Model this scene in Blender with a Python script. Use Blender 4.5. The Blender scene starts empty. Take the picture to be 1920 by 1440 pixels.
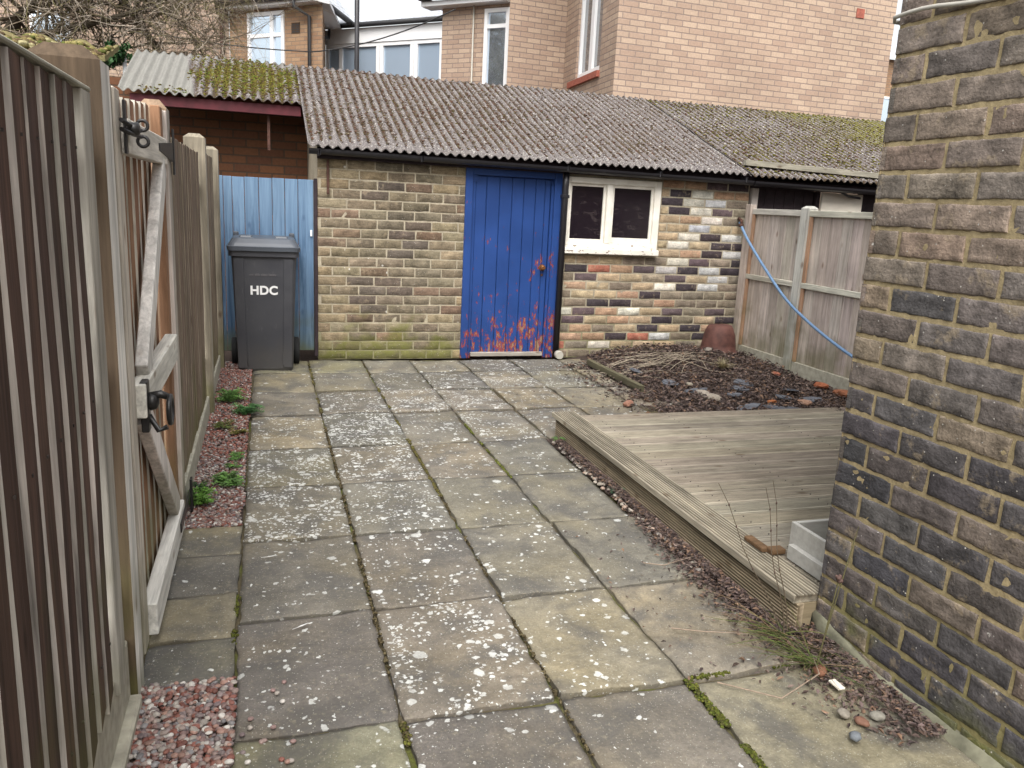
import bpy, math, random
from math import radians as rad, sin, cos, pi, sqrt
from mathutils import Vector, Matrix, noise
random.seed(7)
S = bpy.context.scene
COL = S.collection
# ------------------------------------------------------------------ camera
H = 1.32
def unit(v): return Vector(v).normalized()
_Zd = unit((630-960, 7430-720, 1500)); _Yd = unit((495-960, 362-720, 1500))
_Yd = (_Yd-_Zd*_Yd.dot(_Zd)).normalized(); _Xd = _Zd.cross(_Yd)
# rows of R: world axes in camera coords (x right, y down, z forward)
right = Vector((_Xd[0], _Yd[0], -_Zd[0])); down = Vector((_Xd[1], _Yd[1], -_Zd[1])); fwd = Vector((_Xd[2], _Yd[2], -_Zd[2]))
if right.x < 0: raise RuntimeError('flip')
cd = bpy.data.cameras.new('camera'); cam = bpy.data.objects.new('camera', cd); COL.objects.link(cam)
M = Matrix((right, -down, -fwd)).transposed().to_4x4(); M.translation = (0, 0, H)
cam.matrix_world = M
cd.sensor_width = 36; cd.lens = 1500/1920*36; cd.clip_end = 300; cd.clip_start = .02
S.camera = cam
# ------------------------------------------------------------------ sky, sun, exposure
w = bpy.data.worlds.new('World'); S.world = w; w.use_nodes = True
nt = w.node_tree; nt.nodes.clear()
SUN_EL, SUN_ROT = rad(54), rad(196)
sk = nt.nodes.new('ShaderNodeTexSky'); sk.sky_type = 'NISHITA'; sk.sun_disc = False
sk.sun_elevation = SUN_EL; sk.sun_rotation = SUN_ROT; sk.air_density = 1.6; sk.dust_density = 5; sk.ozone_density = 1
hs = nt.nodes.new('ShaderNodeHueSaturation'); hs.inputs['Saturation'].default_value = .22
bg = nt.nodes.new('ShaderNodeBackground'); bg.inputs['Strength'].default_value = .15
wo = nt.nodes.new('ShaderNodeOutputWorld')
nt.links.new(sk.outputs[0], hs.inputs['Color']); nt.links.new(hs.outputs[0], bg.inputs[0]); nt.links.new(bg.outputs[0], wo.inputs[0])
sl = bpy.data.lights.new('sun', 'SUN'); sl.energy = 1.5; sl.angle = rad(45); sl.color = (1, .97, .93)
so = bpy.data.objects.new('sun', sl); COL.objects.link(so)
sd = Vector((sin(SUN_ROT)*cos(SUN_EL), cos(SUN_ROT)*cos(SUN_EL), sin(SUN_EL)))
so.rotation_euler = sd.to_track_quat('Z', 'Y').to_euler(); so.location = (0, 0, 12)
S.view_settings.view_transform = 'Standard'; S.view_settings.look = 'None'
S.view_settings.gamma = 1; S.view_settings.exposure = .98
S.render.engine = 'CYCLES'
# ------------------------------------------------------------------ materials
class NB:
    def __init__(s, name):
        s.m = bpy.data.materials.new(name); s.m.use_nodes = True
        s.t = s.m.node_tree; s.b = s.t.nodes['Principled BSDF']; s.out = s.t.nodes['Material Output']
    def n(s, typ, **k):
        nd = s.t.nodes.new('ShaderNode'+typ)
        for a, v in k.items():
            if a[0] == '_': setattr(nd, a[1:], v)
        return nd
    def l(s, a, b): s.t.links.new(a, b)
    def val(s, nd, key, v):
        if hasattr(v, 'is_linked') or hasattr(v, 'links'): s.l(v, nd.inputs[key])
        else: nd.inputs[key].default_value = v
    def coord(s, sc=(1, 1, 1)):
        c = s.n('TexCoord'); m = s.n('Mapping'); s.l(c.outputs['Object'], m.inputs[0]); m.inputs['Scale'].default_value = sc
        return m.outputs[0]
    def noise(s, vec, sc, det=3, rough=.55, dist=0):
        nd = s.n('TexNoise'); s.l(vec, nd.inputs['Vector']); nd.inputs['Scale'].default_value = sc
        nd.inputs['Detail'].default_value = det; nd.inputs['Roughness'].default_value = rough; nd.inputs['Distortion'].default_value = dist
        return nd.outputs['Fac']
    def voro(s, vec, sc, feat='F1', out='Distance', rnd=1):
        nd = s.n('TexVoronoi', _feature=feat); s.l(vec, nd.inputs['Vector']); nd.inputs['Scale'].default_value = sc
        nd.inputs['Randomness'].default_value = rnd
        return nd.outputs[out]
    def ramp(s, fac, a, b, lo=0., hi=1.):
        nd = s.n('MapRange'); s.val(nd, 0, fac); nd.inputs[1].default_value = a; nd.inputs[2].default_value = b
        nd.inputs[3].default_value = lo; nd.inputs[4].default_value = hi; nd.interpolation_type = 'SMOOTHSTEP' if (lo, hi) == (0., 1.) else 'LINEAR'
        return nd.outputs[0]
    def math(s, op, a, b=0., c=0.):
        nd = s.n('Math', _operation=op); s.val(nd, 0, a); s.val(nd, 1, b); s.val(nd, 2, c)
        return nd.outputs[0]
    def mix(s, fac, a, b, bt='MIX'):
        nd = s.n('Mix', _data_type='RGBA', _blend_type=bt); nd.clamp_factor = True
        s.val(nd, 0, fac)
        for i, v in ((6, a), (7, b)):
            if isinstance(v, tuple): nd.inputs[i].default_value = (*v[:3], 1)
            elif isinstance(v, (int, float)): nd.inputs[i].default_value = (v, v, v, 1)
            else: s.l(v, nd.inputs[i])
        return nd.outputs[2]
    def attr(s, name='Col'):
        nd = s.n('Attribute'); nd.attribute_name = name; return nd
    def bump(s, h, strength=.5, dist=.01, prev=None):
        nd = s.n('Bump'); s.l(h, nd.inputs['Height']); nd.inputs['Strength'].default_value = strength; nd.inputs['Distance'].default_value = dist
        if prev is not None: s.l(prev, nd.inputs['Normal'])
        return nd.outputs[0]
    def fin(s, col=None, rough=None, nrm=None, spec=None, metal=None):
        for k, v in (('Base Color', col), ('Roughness', rough), ('Normal', nrm), ('Specular IOR Level', spec), ('Metallic', metal)):
            if v is None: continue
            if isinstance(v, tuple): s.b.inputs[k].default_value = (*v[:3], 1)
            elif isinstance(v, (int, float)): s.b.inputs[k].default_value = v
            else: s.l(v, s.b.inputs[k])
        return s.m
def m_plain(name, col, rough=.7, var=.25, sc=30, spec=.4, metal=0., bump=.2):
    b = NB(name); c = b.coord(); n = b.noise(c, sc, 4)
    f = b.ramp(n, .25, .75, 1-var, 1+var)
    return b.fin(b.mix(1., col, f, 'MULTIPLY'), rough, b.bump(n, bump, .004), spec, metal)
def m_brick(name, spots=.0, green=None, dark=None, rough=.9, var=.5):
    b = NB(name); c = b.coord(); a = b.attr()
    n1 = b.noise(c, 16, 4, .65); n2 = b.noise(c, 110, 3, .7); n3 = b.noise(c, 5, 3)
    f = b.math('ADD', b.ramp(n1, .25, .75, 1-var*.8, 1+var*.8), b.ramp(n2, .2, .8, -.28, .28))
    col = b.mix(1., a.outputs['Color'], f, 'MULTIPLY')
    if dark:
        X = b.n('SeparateXYZ'); b.l(c, X.inputs[0])
        dx = b.math('POWER', b.math('DIVIDE', b.math('SUBTRACT', X.outputs[0], dark[0]), dark[2]), 2.)
        dz = b.math('POWER', b.math('DIVIDE', b.math('SUBTRACT', X.outputs[2], dark[1]), dark[3]), 2.)
        d = b.math('ADD', b.math('SQRT', b.math('ADD', dx, dz)), b.ramp(n3, .2, .8, -.35, .35))
        m = b.ramp(d, 1.1, .3, 0, .55)
        col = b.mix(m, col, b.mix(1., col, .52, 'MULTIPLY'))
    st = b.noise(b.coord((14, 14, 90)), 1, 4, .7); col = b.mix(1., col, b.ramp(st, .3, .7, .72, 1.25), 'MULTIPLY')
    col = b.mix(b.ramp(b.noise(c, 9, 5, .75), .57, .66, 0, .5), col, (.34, .27, .18))
    if green:
        X = b.n('SeparateXYZ'); b.l(c, X.inputs[0])
        gx = b.math('ABSOLUTE', b.math('SUBTRACT', X.outputs[0], green[0]))
        g = b.math('ADD', b.math('ADD', b.math('MULTIPLY', X.outputs[2], 1.), b.math('MULTIPLY', gx, green[2])), b.ramp(n3, .25, .75, -.3, .3))
        m = b.math('MULTIPLY', b.ramp(g, green[1], green[1]-.3), b.ramp(n1, .3, .6, .35, .85))
        col = b.mix(m, col, (.13, .135, .03))
    if spots:
        v = b.n('TexVoronoi'); b.l(c, v.inputs['Vector']); v.inputs['Scale'].default_value = 26
        s_ = b.n('SeparateColor'); b.l(v.outputs['Color'], s_.inputs[0])
        dd = b.math('ADD', v.outputs['Distance'], b.ramp(n2, .2, .8, -.12, .12))
        m = b.math('MULTIPLY', b.ramp(dd, .26, .16), b.math('GREATER_THAN', s_.outputs[0], 1-spots))
        col = b.mix(m, col, (.55, .53, .48))
        v2 = b.n('TexVoronoi'); b.l(c, v2.inputs['Vector']); v2.inputs['Scale'].default_value = 150
        s2 = b.n('SeparateColor'); b.l(v2.outputs['Color'], s2.inputs[0])
        m2 = b.math('MULTIPLY', b.ramp(v2.outputs['Distance'], .4, .2), b.math('GREATER_THAN', s2.outputs[1], .985))
        col = b.mix(m2, col, (.42, .4, .36))
    h = b.math('ADD', n1, b.math('MULTIPLY', n2, .6))
    return b.fin(col, rough, b.bump(h, .55, .012), .25)
def m_wood(name, axis, rough=.85, green=0., var=.45, knots=True, along=1.6):
    b = NB(name); sc = [28, 28, 28]; sc[axis] = along
    c = b.coord(tuple(sc)); a = b.attr(); c1 = b.coord()
    # shift the grain from board to board with the attribute alpha
    off = b.n('VectorMath', _operation='ADD'); b.l(c, off.inputs[0])
    cm = b.n('CombineXYZ'); k = b.math('MULTIPLY', a.outputs['Alpha'], 37.); b.l(k, cm.inputs[0]); b.l(k, cm.inputs[2]); b.l(k, cm.inputs[1]); b.l(cm.outputs[0], off.inputs[1])
    g = b.noise(off.outputs[0], 1, 5, .65, .6); g2 = b.noise(off.outputs[0], 4, 3, .6, .2); big = b.noise(c1, 3.5, 3)
    f = b.math('ADD', b.ramp(g, .25, .75, 1-var, 1+var*.8), b.ramp(g2, .25, .75, -.16, .16))
    f = b.math('MULTIPLY', f, b.ramp(big, .25, .75, .8, 1.2))
    col = b.mix(1., a.outputs['Color'], f, 'MULTIPLY')
    if knots:
        sk_ = [9., 9., 9.]; sk_[axis] = 4.5
        v = b.voro(b.coord(tuple(sk_)), 1.)
        col = b.mix(b.ramp(v, .16, .05, 0, .75), col, b.mix(1., col, (.38, .28, .22), 'MULTIPLY'))
    if green:
        X = b.n('SeparateXYZ'); b.l(c1, X.inputs[0])
        m = b.math('MULTIPLY', b.ramp(b.math('ADD', X.outputs[2], b.ramp(big, .3, .7, -.3, .3)), .55, .0), green)
        col = b.mix(m, col, (.12, .12, .035))
    h = b.math('ADD', g, b.math('MULTIPLY', g2, .5))
    return b.fin(col, rough, b.bump(h, .5, .004), .25)
MAT = {}
MAT['brick_shed'] = m_brick('old stock brick', .02, green=(1.0, .40, .35), dark=(1.08, 1.3, .42, .42))
MAT['brick_mix'] = m_brick('reclaimed brick', .0, var=.4)
MAT['brick_house'] = m_brick('dark engineering brick', .06, var=.7, rough=.78, green=(1.8, .12, .2))
MAT['wood_z'] = m_wood('weathered boards upright', 2, green=.5)
MAT['wood_y'] = m_wood('weathered timber lengthways', 1, green=.0)
MAT['wood_x'] = m_wood('weathered timber crossways', 0)
MAT['deck_x'] = m_wood('weathered deck boards', 0, var=.42, along=3.2); MAT['deck_y'] = m_wood('weathered deck edge', 1, var=.75)
MAT['wood_fence'] = m_wood('brown fence boards', 2, green=.5, var=.75)
MAT['concrete'] = m_plain('concrete board', (.36, .34, .27), .9, .3, 25)
def m_mortar(name, col, green=False):
    b = NB(name); c = b.coord(); n = b.noise(c, 60, 4, .7); n2 = b.noise(c, 5, 3)
    f = b.math('MULTIPLY', b.ramp(n, .2, .8, .65, 1.3), b.ramp(n2, .25, .75, .8, 1.2))
    cc = b.mix(1., col, f, 'MULTIPLY')
    if green:
        X = b.n('SeparateXYZ'); b.l(c, X.inputs[0])
        m = b.ramp(b.math('ADD', X.outputs[2], b.ramp(n2, .25, .75, -.2, .2)), .45, .05, 0, .6)
        cc = b.mix(m, cc, (.15, .15, .05))
    return b.fin(cc, .95, b.bump(n, .6, .006), .2)
MAT['mortar'] = m_mortar('lime mortar', (.36, .315, .235), True)
MAT['mortar_house'] = m_mortar('yellowed mortar', (.32, .255, .145), True)
# paving: Col.rgb = slab tone, Col.a = lichen density
def m_slab():
    b = NB('riven paving slab'); c = b.coord(); a = b.attr()
    n1 = b.noise(c, 3.2, 4, .6); n2 = b.noise(c, 22, 5, .7); n3 = b.noise(c, 130, 3, .7); n4 = b.noise(c, 7, 3)
    f = b.math('MULTIPLY', b.ramp(n2, .2, .8, .68, 1.32), b.math('MULTIPLY', b.ramp(n1, .25, .75, .7, 1.3), b.ramp(n3, .2, .8, .72, 1.28)))
    col = b.mix(1., a.outputs['Color'], f, 'MULTIPLY')
    col = b.mix(b.ramp(b.noise(c, 2.1, 4), .42, .66, 0, .6), col, b.mix(1., col, (1.15, 1.06, .82), 'MULTIPLY'))
    col = b.mix(b.ramp(b.noise(c, 4.4, 5, .62, .4), .46, .62, 0, .75), col, (.088, .083, .076))
    col = b.mix(b.ramp(b.noise(c, 60, 4, .7), .56, .7, 0, .5), col, (.27, .24, .17))
    dens = b.math('MULTIPLY', a.outputs['Alpha'], b.ramp(n4, .38, .62, .0, 1.55))
    wob = b.n('VectorMath', _operation='ADD'); wn = b.n('TexNoise'); b.l(c, wn.inputs['Vector']); wn.inputs['Scale'].default_value = 60
    ws = b.n('VectorMath', _operation='SCALE'); b.l(wn.outputs['Color'], ws.inputs[0]); ws.inputs['Scale'].default_value = .022
    b.l(c, wob.inputs[0]); b.l(ws.outputs[0], wob.inputs[1])
    tot = None
    for sc, w_, lim in ((22, .5, .34), (38, .8, .37), (70, .75, .4), (14, .2, .33)):
        v = b.n('TexVoronoi'); b.l(wob.outputs[0], v.inputs['Vector']); v.inputs['Scale'].default_value = sc
        s_ = b.n('SeparateColor'); b.l(v.outputs['Color'], s_.inputs[0])
        on = b.math('LESS_THAN', s_.outputs[0], b.math('MULTIPLY', dens, w_))
        rad_ = b.math('MULTIPLY', b.math('ADD', b.math('MULTIPLY', s_.outputs[1], .7), .45), lim)
        m = b.math('MULTIPLY', on, b.ramp(b.math('SUBTRACT', v.outputs['Distance'], rad_), .03, -.06)); m = b.math('MULTIPLY', m, b.math('ADD', b.math('MULTIPLY', s_.outputs[2], .5), .5))
        tot = m if tot is None else b.math('MAXIMUM', tot, m)
    # tiny specks everywhere
    v = b.n('TexVoronoi'); b.l(c, v.inputs['Vector']); v.inputs['Scale'].default_value = 210
    s_ = b.n('SeparateColor'); b.l(v.outputs['Color'], s_.inputs[0])
    sp = b.math('MULTIPLY', b.math('GREATER_THAN', s_.outputs[0], .88), b.ramp(v.outputs['Distance'], .42, .25))
    col = b.mix(b.math('MULTIPLY', sp, .55), col, (.42, .41, .35))
    col = b.mix(b.math('MULTIPLY', tot, b.ramp(n3, .2, .6, .6, 1.)), col, b.mix(n2, (.50, .51, .48), (.76, .77, .74)))
    h = b.math('ADD', b.math('MULTIPLY', n2, 1.), b.math('MULTIPLY', n3, .35))
    return b.fin(col, b.ramp(n2, .3, .7, .6, .9), b.bump(h, .5, .01), .35)
MAT['slab'] = m_slab()
def m_bed():
    b = NB('joint sand and moss'); c = b.coord(); n = b.noise(c, 70, 4, .7); n2 = b.noise(c, 3.3, 3)
    X = b.n('SeparateXYZ'); b.l(c, X.inputs[0])
    m = b.math('MULTIPLY', b.ramp(n2, .48, .62), b.ramp(n, .35, .6, .4, .9))
    col = b.mix(n, (.045, .036, .022), (.15, .125, .075)); col = b.mix(m, col, (.095, .11, .018))
    return b.fin(col, .95, b.bump(n, .8, .01), .2)
MAT['bed'] = m_bed()
MAT['soil'] = m_plain('dark leafy soil', (.05, .036, .03), .95, .6, 60, .2, bump=.8)
def m_attr(name, rough=.8, var=.3, sc=60, spec=.3, bump=.3):
    b = NB(name); c = b.coord(); a = b.attr(); n = b.noise(c, sc, 3, .6)
    return b.fin(b.mix(1., a.outputs['Color'], b.ramp(n, .25, .75, 1-var, 1+var), 'MULTIPLY'), rough, b.bump(n, bump, .004), spec)
MAT['vc'] = m_attr('mixed natural surface')
MAT['pebble'] = m_attr('pebble', .55, .25, 90, .4, .1)
MAT['leaf'] = m_attr('dead leaf', .75, .35, 80, .3, .2)
# corrugated sheet: Col.r = moss amount, Col.g = 1 in a valley, Col.b = clean new sheet
def m_corr():
    b = NB('weathered fibre cement sheet'); c = b.coord(); a = b.attr(); s_ = b.n('SeparateColor'); b.l(a.outputs['Color'], s_.inputs[0])
    n1 = b.noise(c, 40, 5, .75); n2 = b.noise(c, 6, 4, .6); n3 = b.noise(c, 120, 3, .7)
    col = b.mix(n2, (.100, .090, .093), (.168, .154, .154)); col = b.mix(b.ramp(n1, .52, .66, 0, .6), col, (.50, .47, .43))
    col = b.mix(b.ramp(n3, .35, .7, 0, .5), col, (.15, .125, .11))
    n5 = b.noise(c, 75, 3, .6); col = b.mix(b.ramp(n5, .50, .58, 0, .75), col, (.105, .088, .080)); col = b.mix(b.math('MULTIPLY', b.ramp(b.noise(c, 62, 4, .7), .57, .63), b.ramp(s_.outputs[1], 1., .3, .15, .9)), col, (.52, .50, .46))
    md = b.math('ADD', b.math('MULTIPLY', s_.outputs[1], .52), b.math('MULTIPLY', s_.outputs[0], .40))  # valley browning is moss plus shade between the ridges put into the colour
    md = b.math('ADD', md, b.ramp(n1, .3, .7, -.42, .42)); md = b.math('ADD', md, b.ramp(n2, .3, .7, -.12, .12))
    mossc = b.mix(n2, (.075, .042, .028), (.085, .065, .03)); mossc = b.mix(b.ramp(s_.outputs[0], .6, 1.), mossc, (.155, .145, .022)); mossc = b.mix(n3, b.mix(1., mossc, .45, 'MULTIPLY'), mossc)
    col = b.mix(b.ramp(md, .38, .52, 0, .95), col, mossc)
    clean = b.mix(b.ramp(n1, .3, .7, 0, .5), (.23, .225, .205), (.14, .135, .12))
    col = b.mix(b.math('MULTIPLY', s_.outputs[2], b.ramp(n2, .35, .5, .8, 1)), col, clean)
    return b.fin(col, .95, b.bump(b.math('ADD', n1, b.math('MULTIPLY', n3, .5)), .7, .012), .15)
MAT['corr'] = m_corr()
MAT['moss'] = m_attr('moss cushion', 1., .5, 120, .1, .8)
def m_door():
    b = NB('flaking blue paint'); c = b.coord(); X = b.n('SeparateXYZ'); b.l(c, X.inputs[0])
    cs = b.coord((42, 42, 13)); n = b.math('ADD', b.math('MULTIPLY', b.noise(cs, 1, 6, .72, .2), .62), b.math('MULTIPLY', b.noise(b.coord((13, 13, 6)), 1, 4, .65), .38)); n2 = b.noise(c, 2.3, 3); n3 = b.noise(b.coord((90, 90, 30)), 1, 3)
    # more paint is gone low down and in a patch round the knob
    low = b.ramp(X.outputs[2], .62, .0)
    knob = b.n('VectorMath', _operation='DISTANCE'); b.l(c, knob.inputs[0]); knob.inputs[1].default_value = (2.31, 6.66, .80)
    kn = b.ramp(knob.outputs['Value'], .22, .0, 0, .11)
    amt = b.math('ADD', b.math('ADD', b.math('MULTIPLY', low, .125), kn), b.ramp(n2, .3, .7, -.05, .05))
    t = b.math('ADD', n, amt)
    red = b.ramp(t, .622, .63); bare = b.ramp(t, .668, .678)
    blue = b.mix(b.ramp(n2, .3, .7), (.013, .042, .160), (.019, .058, .215)); blue = b.mix(b.ramp(X.outputs[2], .9, 1.55, 0, .0), blue, blue)
    col = b.mix(red, blue, b.mix(n3, (.30, .032, .028), (.16, .045, .035)))
    col = b.mix(bare, col, b.mix(n3, (.14, .07, .04), (.35, .24, .16)))
    return b.fin(col, b.mix(red, .42, .85), b.bump(b.math('SUBTRACT', 1, red), .4, .003), .4)
MAT['door'] = m_door()
def m_bluefence():
    b = NB('blue wood stain'); a = b.attr(); c = b.coord((30, 30, 1.6)); c1 = b.coord(); X = b.n('SeparateXYZ'); b.l(c1, X.inputs[0])
    g = b.noise(c, 1, 5, .65, .8); n = b.noise(c1, 4, 3)
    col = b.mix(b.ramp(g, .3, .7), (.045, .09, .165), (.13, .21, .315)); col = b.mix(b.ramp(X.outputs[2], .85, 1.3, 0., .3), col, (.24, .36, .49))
    col = b.mix(1., col, a.outputs['Color'], 'MULTIPLY')
    col = b.mix(b.ramp(b.math('ADD', X.outputs[2], b.ramp(n, .3, .7, -.15, .15)), .42, .12, 0, .8), col, (.10, .11, .045))
    v = b.voro(b.coord((9, 9, 4)), 1.)
    col = b.mix(b.ramp(v, .14, .05, 0, .6), col, (.05, .09, .17))
    return b.fin(col, .8, b.bump(g, .4, .004), .25)
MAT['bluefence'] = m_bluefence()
def m_peel():
    b = NB('flaking white paint'); c = b.coord((14, 14, 30)); n = b.noise(c, 1.2, 5, .7); n2 = b.noise(b.coord(), 9, 3); c1 = b.coord(); X = b.n('SeparateXYZ'); b.l(c1, X.inputs[0])
    t = b.math('ADD', n, b.ramp(X.outputs[2], 1.15, .95, -.06, .09))
    col = b.mix(b.ramp(n2, .3, .7), (.70, .66, .58), (.80, .77, .70)); col = b.mix(b.ramp(t, .66, .69), col, (.16, .11, .08))
    return b.fin(col, .6, b.bump(b.math('LESS_THAN', t, .67), .3, .002), .4)
MAT['peel'] = m_peel()
MAT['black'] = m_plain('black plastic', (.016, .015, .018), .38, .2, 20, .5, bump=.05)
MAT['iron'] = m_plain('black iron', (.014, .013, .013), .4, .3, 60, .5, bump=.2)
def m_bin():
    b = NB('charcoal plastic'); c = b.coord(); n = b.noise(c, 6, 4, .6); n2 = b.noise(b.coord((60, 60, 14)), 1, 4, .7); X = b.n('SeparateXYZ'); b.l(c, X.inputs[0])
    col = b.mix(b.ramp(n, .3, .7), (.040, .041, .049), (.052, .053, .060)); col = b.mix(b.ramp(n2, .62, .72, 0, .35), col, (.12, .12, .12)); col = b.mix(b.ramp(b.math('ADD', X.outputs[2], b.ramp(n, .3, .7, -.1, .1)), .22, .0, 0, .4), col, (.11, .10, .085))
    return b.fin(col, b.ramp(n, .3, .7, .38, .55), b.bump(n2, .06, .003), .5)
MAT['bin'] = m_bin()
MAT['bin_lid'] = m_plain('blue grey plastic lid', (.060, .068, .082), .38, .12, 8, .5, bump=.05)
MAT['rubber'] = m_plain('rubber', (.012, .012, .012), .8, .2, 20)
MAT['text'] = m_plain('white lettering', (.80, .80, .80), .6, .05, 60)
MAT['faint'] = m_plain('faint embossed lettering', (.105, .10, .105), .6, .1, 60)
MAT['redpaint'] = m_plain('dark red painted board', (.085, .012, .018), .65, .3, 12)
MAT['rust'] = m_plain('rusty iron', (.075, .035, .025), .85, .5, 40)
MAT['brass'] = m_plain('tarnished knob', (.20, .085, .03), .5, .5, 60, metal=.6)
MAT['darkwood'] = m_plain('tarred board', (.028, .018, .022), .8, .4, 15)
MAT['cream'] = m_plain('cream painted panel', (.66, .61, .52), .7, .1, 6)
MAT['pot'] = m_plain('old brown clay', (.085, .034, .026), .75, .5, 14)
MAT['hose'] = m_plain('blue hose', (.13, .22, .36), .4, .1, 20)
MAT['upvc'] = m_plain('white window plastic', (.78, .78, .78), .4, .03, 5, bump=.0)
MAT['cable'] = m_plain('pale grey cable', (.42, .40, .35), .6, .1, 30)
MAT['wire'] = m_plain('black cable', (.03, .03, .032), .6, .1, 30)
MAT['slate'] = m_plain('blue grey slate', (.095, .10, .115), .65, .4, 30)
MAT['redsill'] = m_plain('red tile sill', (.30, .09, .06), .8, .3, 30)
MAT['render'] = m_plain('mossy cement fillet', (.17, .165, .115), .95, .6, 14, bump=.8)
def m_greybox():
    b = NB('grey painted timber'); c = b.coord((10, 40, 40)); n = b.noise(c, 1, 4)
    return b.fin(b.mix(b.ramp(n, .3, .7), (.34, .33, .30), (.42, .41, .375)), .8, b.bump(n, .3, .003), .3)
MAT['greybox'] = m_greybox()
def m_glass(name, col, rough, metal):
    b = NB(name); return b.fin(col, rough, None, .9, metal)
def m_dust_reflect():
    b = NB('dusty dark window glass with painted reflections'); c = b.coord((5, 5, 12)); n = b.noise(c, 1.2, 6, .7, 1.5); n2 = b.noise(b.coord(), 2.2, 2)
    t = b.math('MULTIPLY', b.ramp(n, .52, .66), b.ramp(n2, .35, .6))  # pale dust streaks in the colour also stand in for smudgy reflections
    return b.fin(b.mix(b.math('MULTIPLY', t, .28), (.012, .008, .012), (.11, .09, .085)), b.ramp(n2, .3, .7, .05, .22), None, .8, 0)
MAT['glass_dark'] = m_dust_reflect()
MAT['glass_sky'] = m_glass('reflective window glass', (.70, .80, .92), .05, .9)
MAT['glass_room'] = m_glass('sun room glass', (.40, .50, .62), .08, .35)  # bluish body colour stands in for brighter sky reflections in the panes
MAT['glass_deep'] = m_glass('deep window glass', (.30, .31, .32), .06, .6)
def m_tan(name, c1, c2, mo):
    b = NB(name); uv = b.n('UVMap'); br = b.n('TexBrick'); b.l(uv.outputs[0], br.inputs['Vector'])
    br.offset = .5; br.inputs['Scale'].default_value = 1; br.inputs['Brick Width'].default_value = .225; br.inputs['Row Height'].default_value = .075
    br.inputs['Mortar Size'].default_value = .008; br.inputs['Mortar Smooth'].default_value = .3; br.inputs['Bias'].default_value = -.1
    br.inputs['Color1'].default_value = (*c1, 1); br.inputs['Color2'].default_value = (*c2, 1); br.inputs['Mortar'].default_value = (*mo, 1)
    n = b.noise(uv.outputs[0], 1.2, 4); n2 = b.noise(uv.outputs[0], 40, 3)
    col = b.mix(1., br.outputs['Color'], b.math('MULTIPLY', b.ramp(n, .25, .75, .86, 1.14), b.ramp(n2, .2, .8, .85, 1.15)), 'MULTIPLY')
    return b.fin(col, .9, b.bump(b.math('SUBTRACT', 1, br.outputs['Fac']), .5, .01), .25)
MAT['tan'] = m_tan('buff facing brick', (.42, .315, .235), (.32, .225, .17), (.235, .18, .15))
MAT['orange'] = m_tan('orange facing brick', (.33, .215, .13), (.24, .14, .085), (.2, .15, .11))
MAT['storebrick'] = m_tan('shaded old red brick', (.14, .062, .03), (.095, .042, .024), (.07, .045, .03))  # brick colours lowered to carry the shade under the store roof
def m_roofslate():
    b = NB('pale roof slates'); uv = b.n('UVMap'); br = b.n('TexBrick'); b.l(uv.outputs[0], br.inputs['Vector'])
    br.inputs['Scale'].default_value = 1; br.inputs['Brick Width'].default_value = .3; br.inputs['Row Height'].default_value = .25; br.inputs['Mortar Size'].default_value = .012
    br.inputs['Color1'].default_value = (.55, .57, .60, 1); br.inputs['Color2'].default_value = (.46, .48, .52, 1); br.inputs['Mortar'].default_value = (.16, .17, .19, 1)
    return b.fin(br.outputs['Color'], .35, b.bump(b.math('SUBTRACT', 1, br.outputs['Fac']), .5, .02), .7)
MAT['slates'] = m_roofslate()
MAT['bark'] = m_attr('grey brown bark', .85, .4, 40, .2, .5)
MAT['green'] = m_attr('green leaf', .6, .3, 40, .35, .1)
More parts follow.
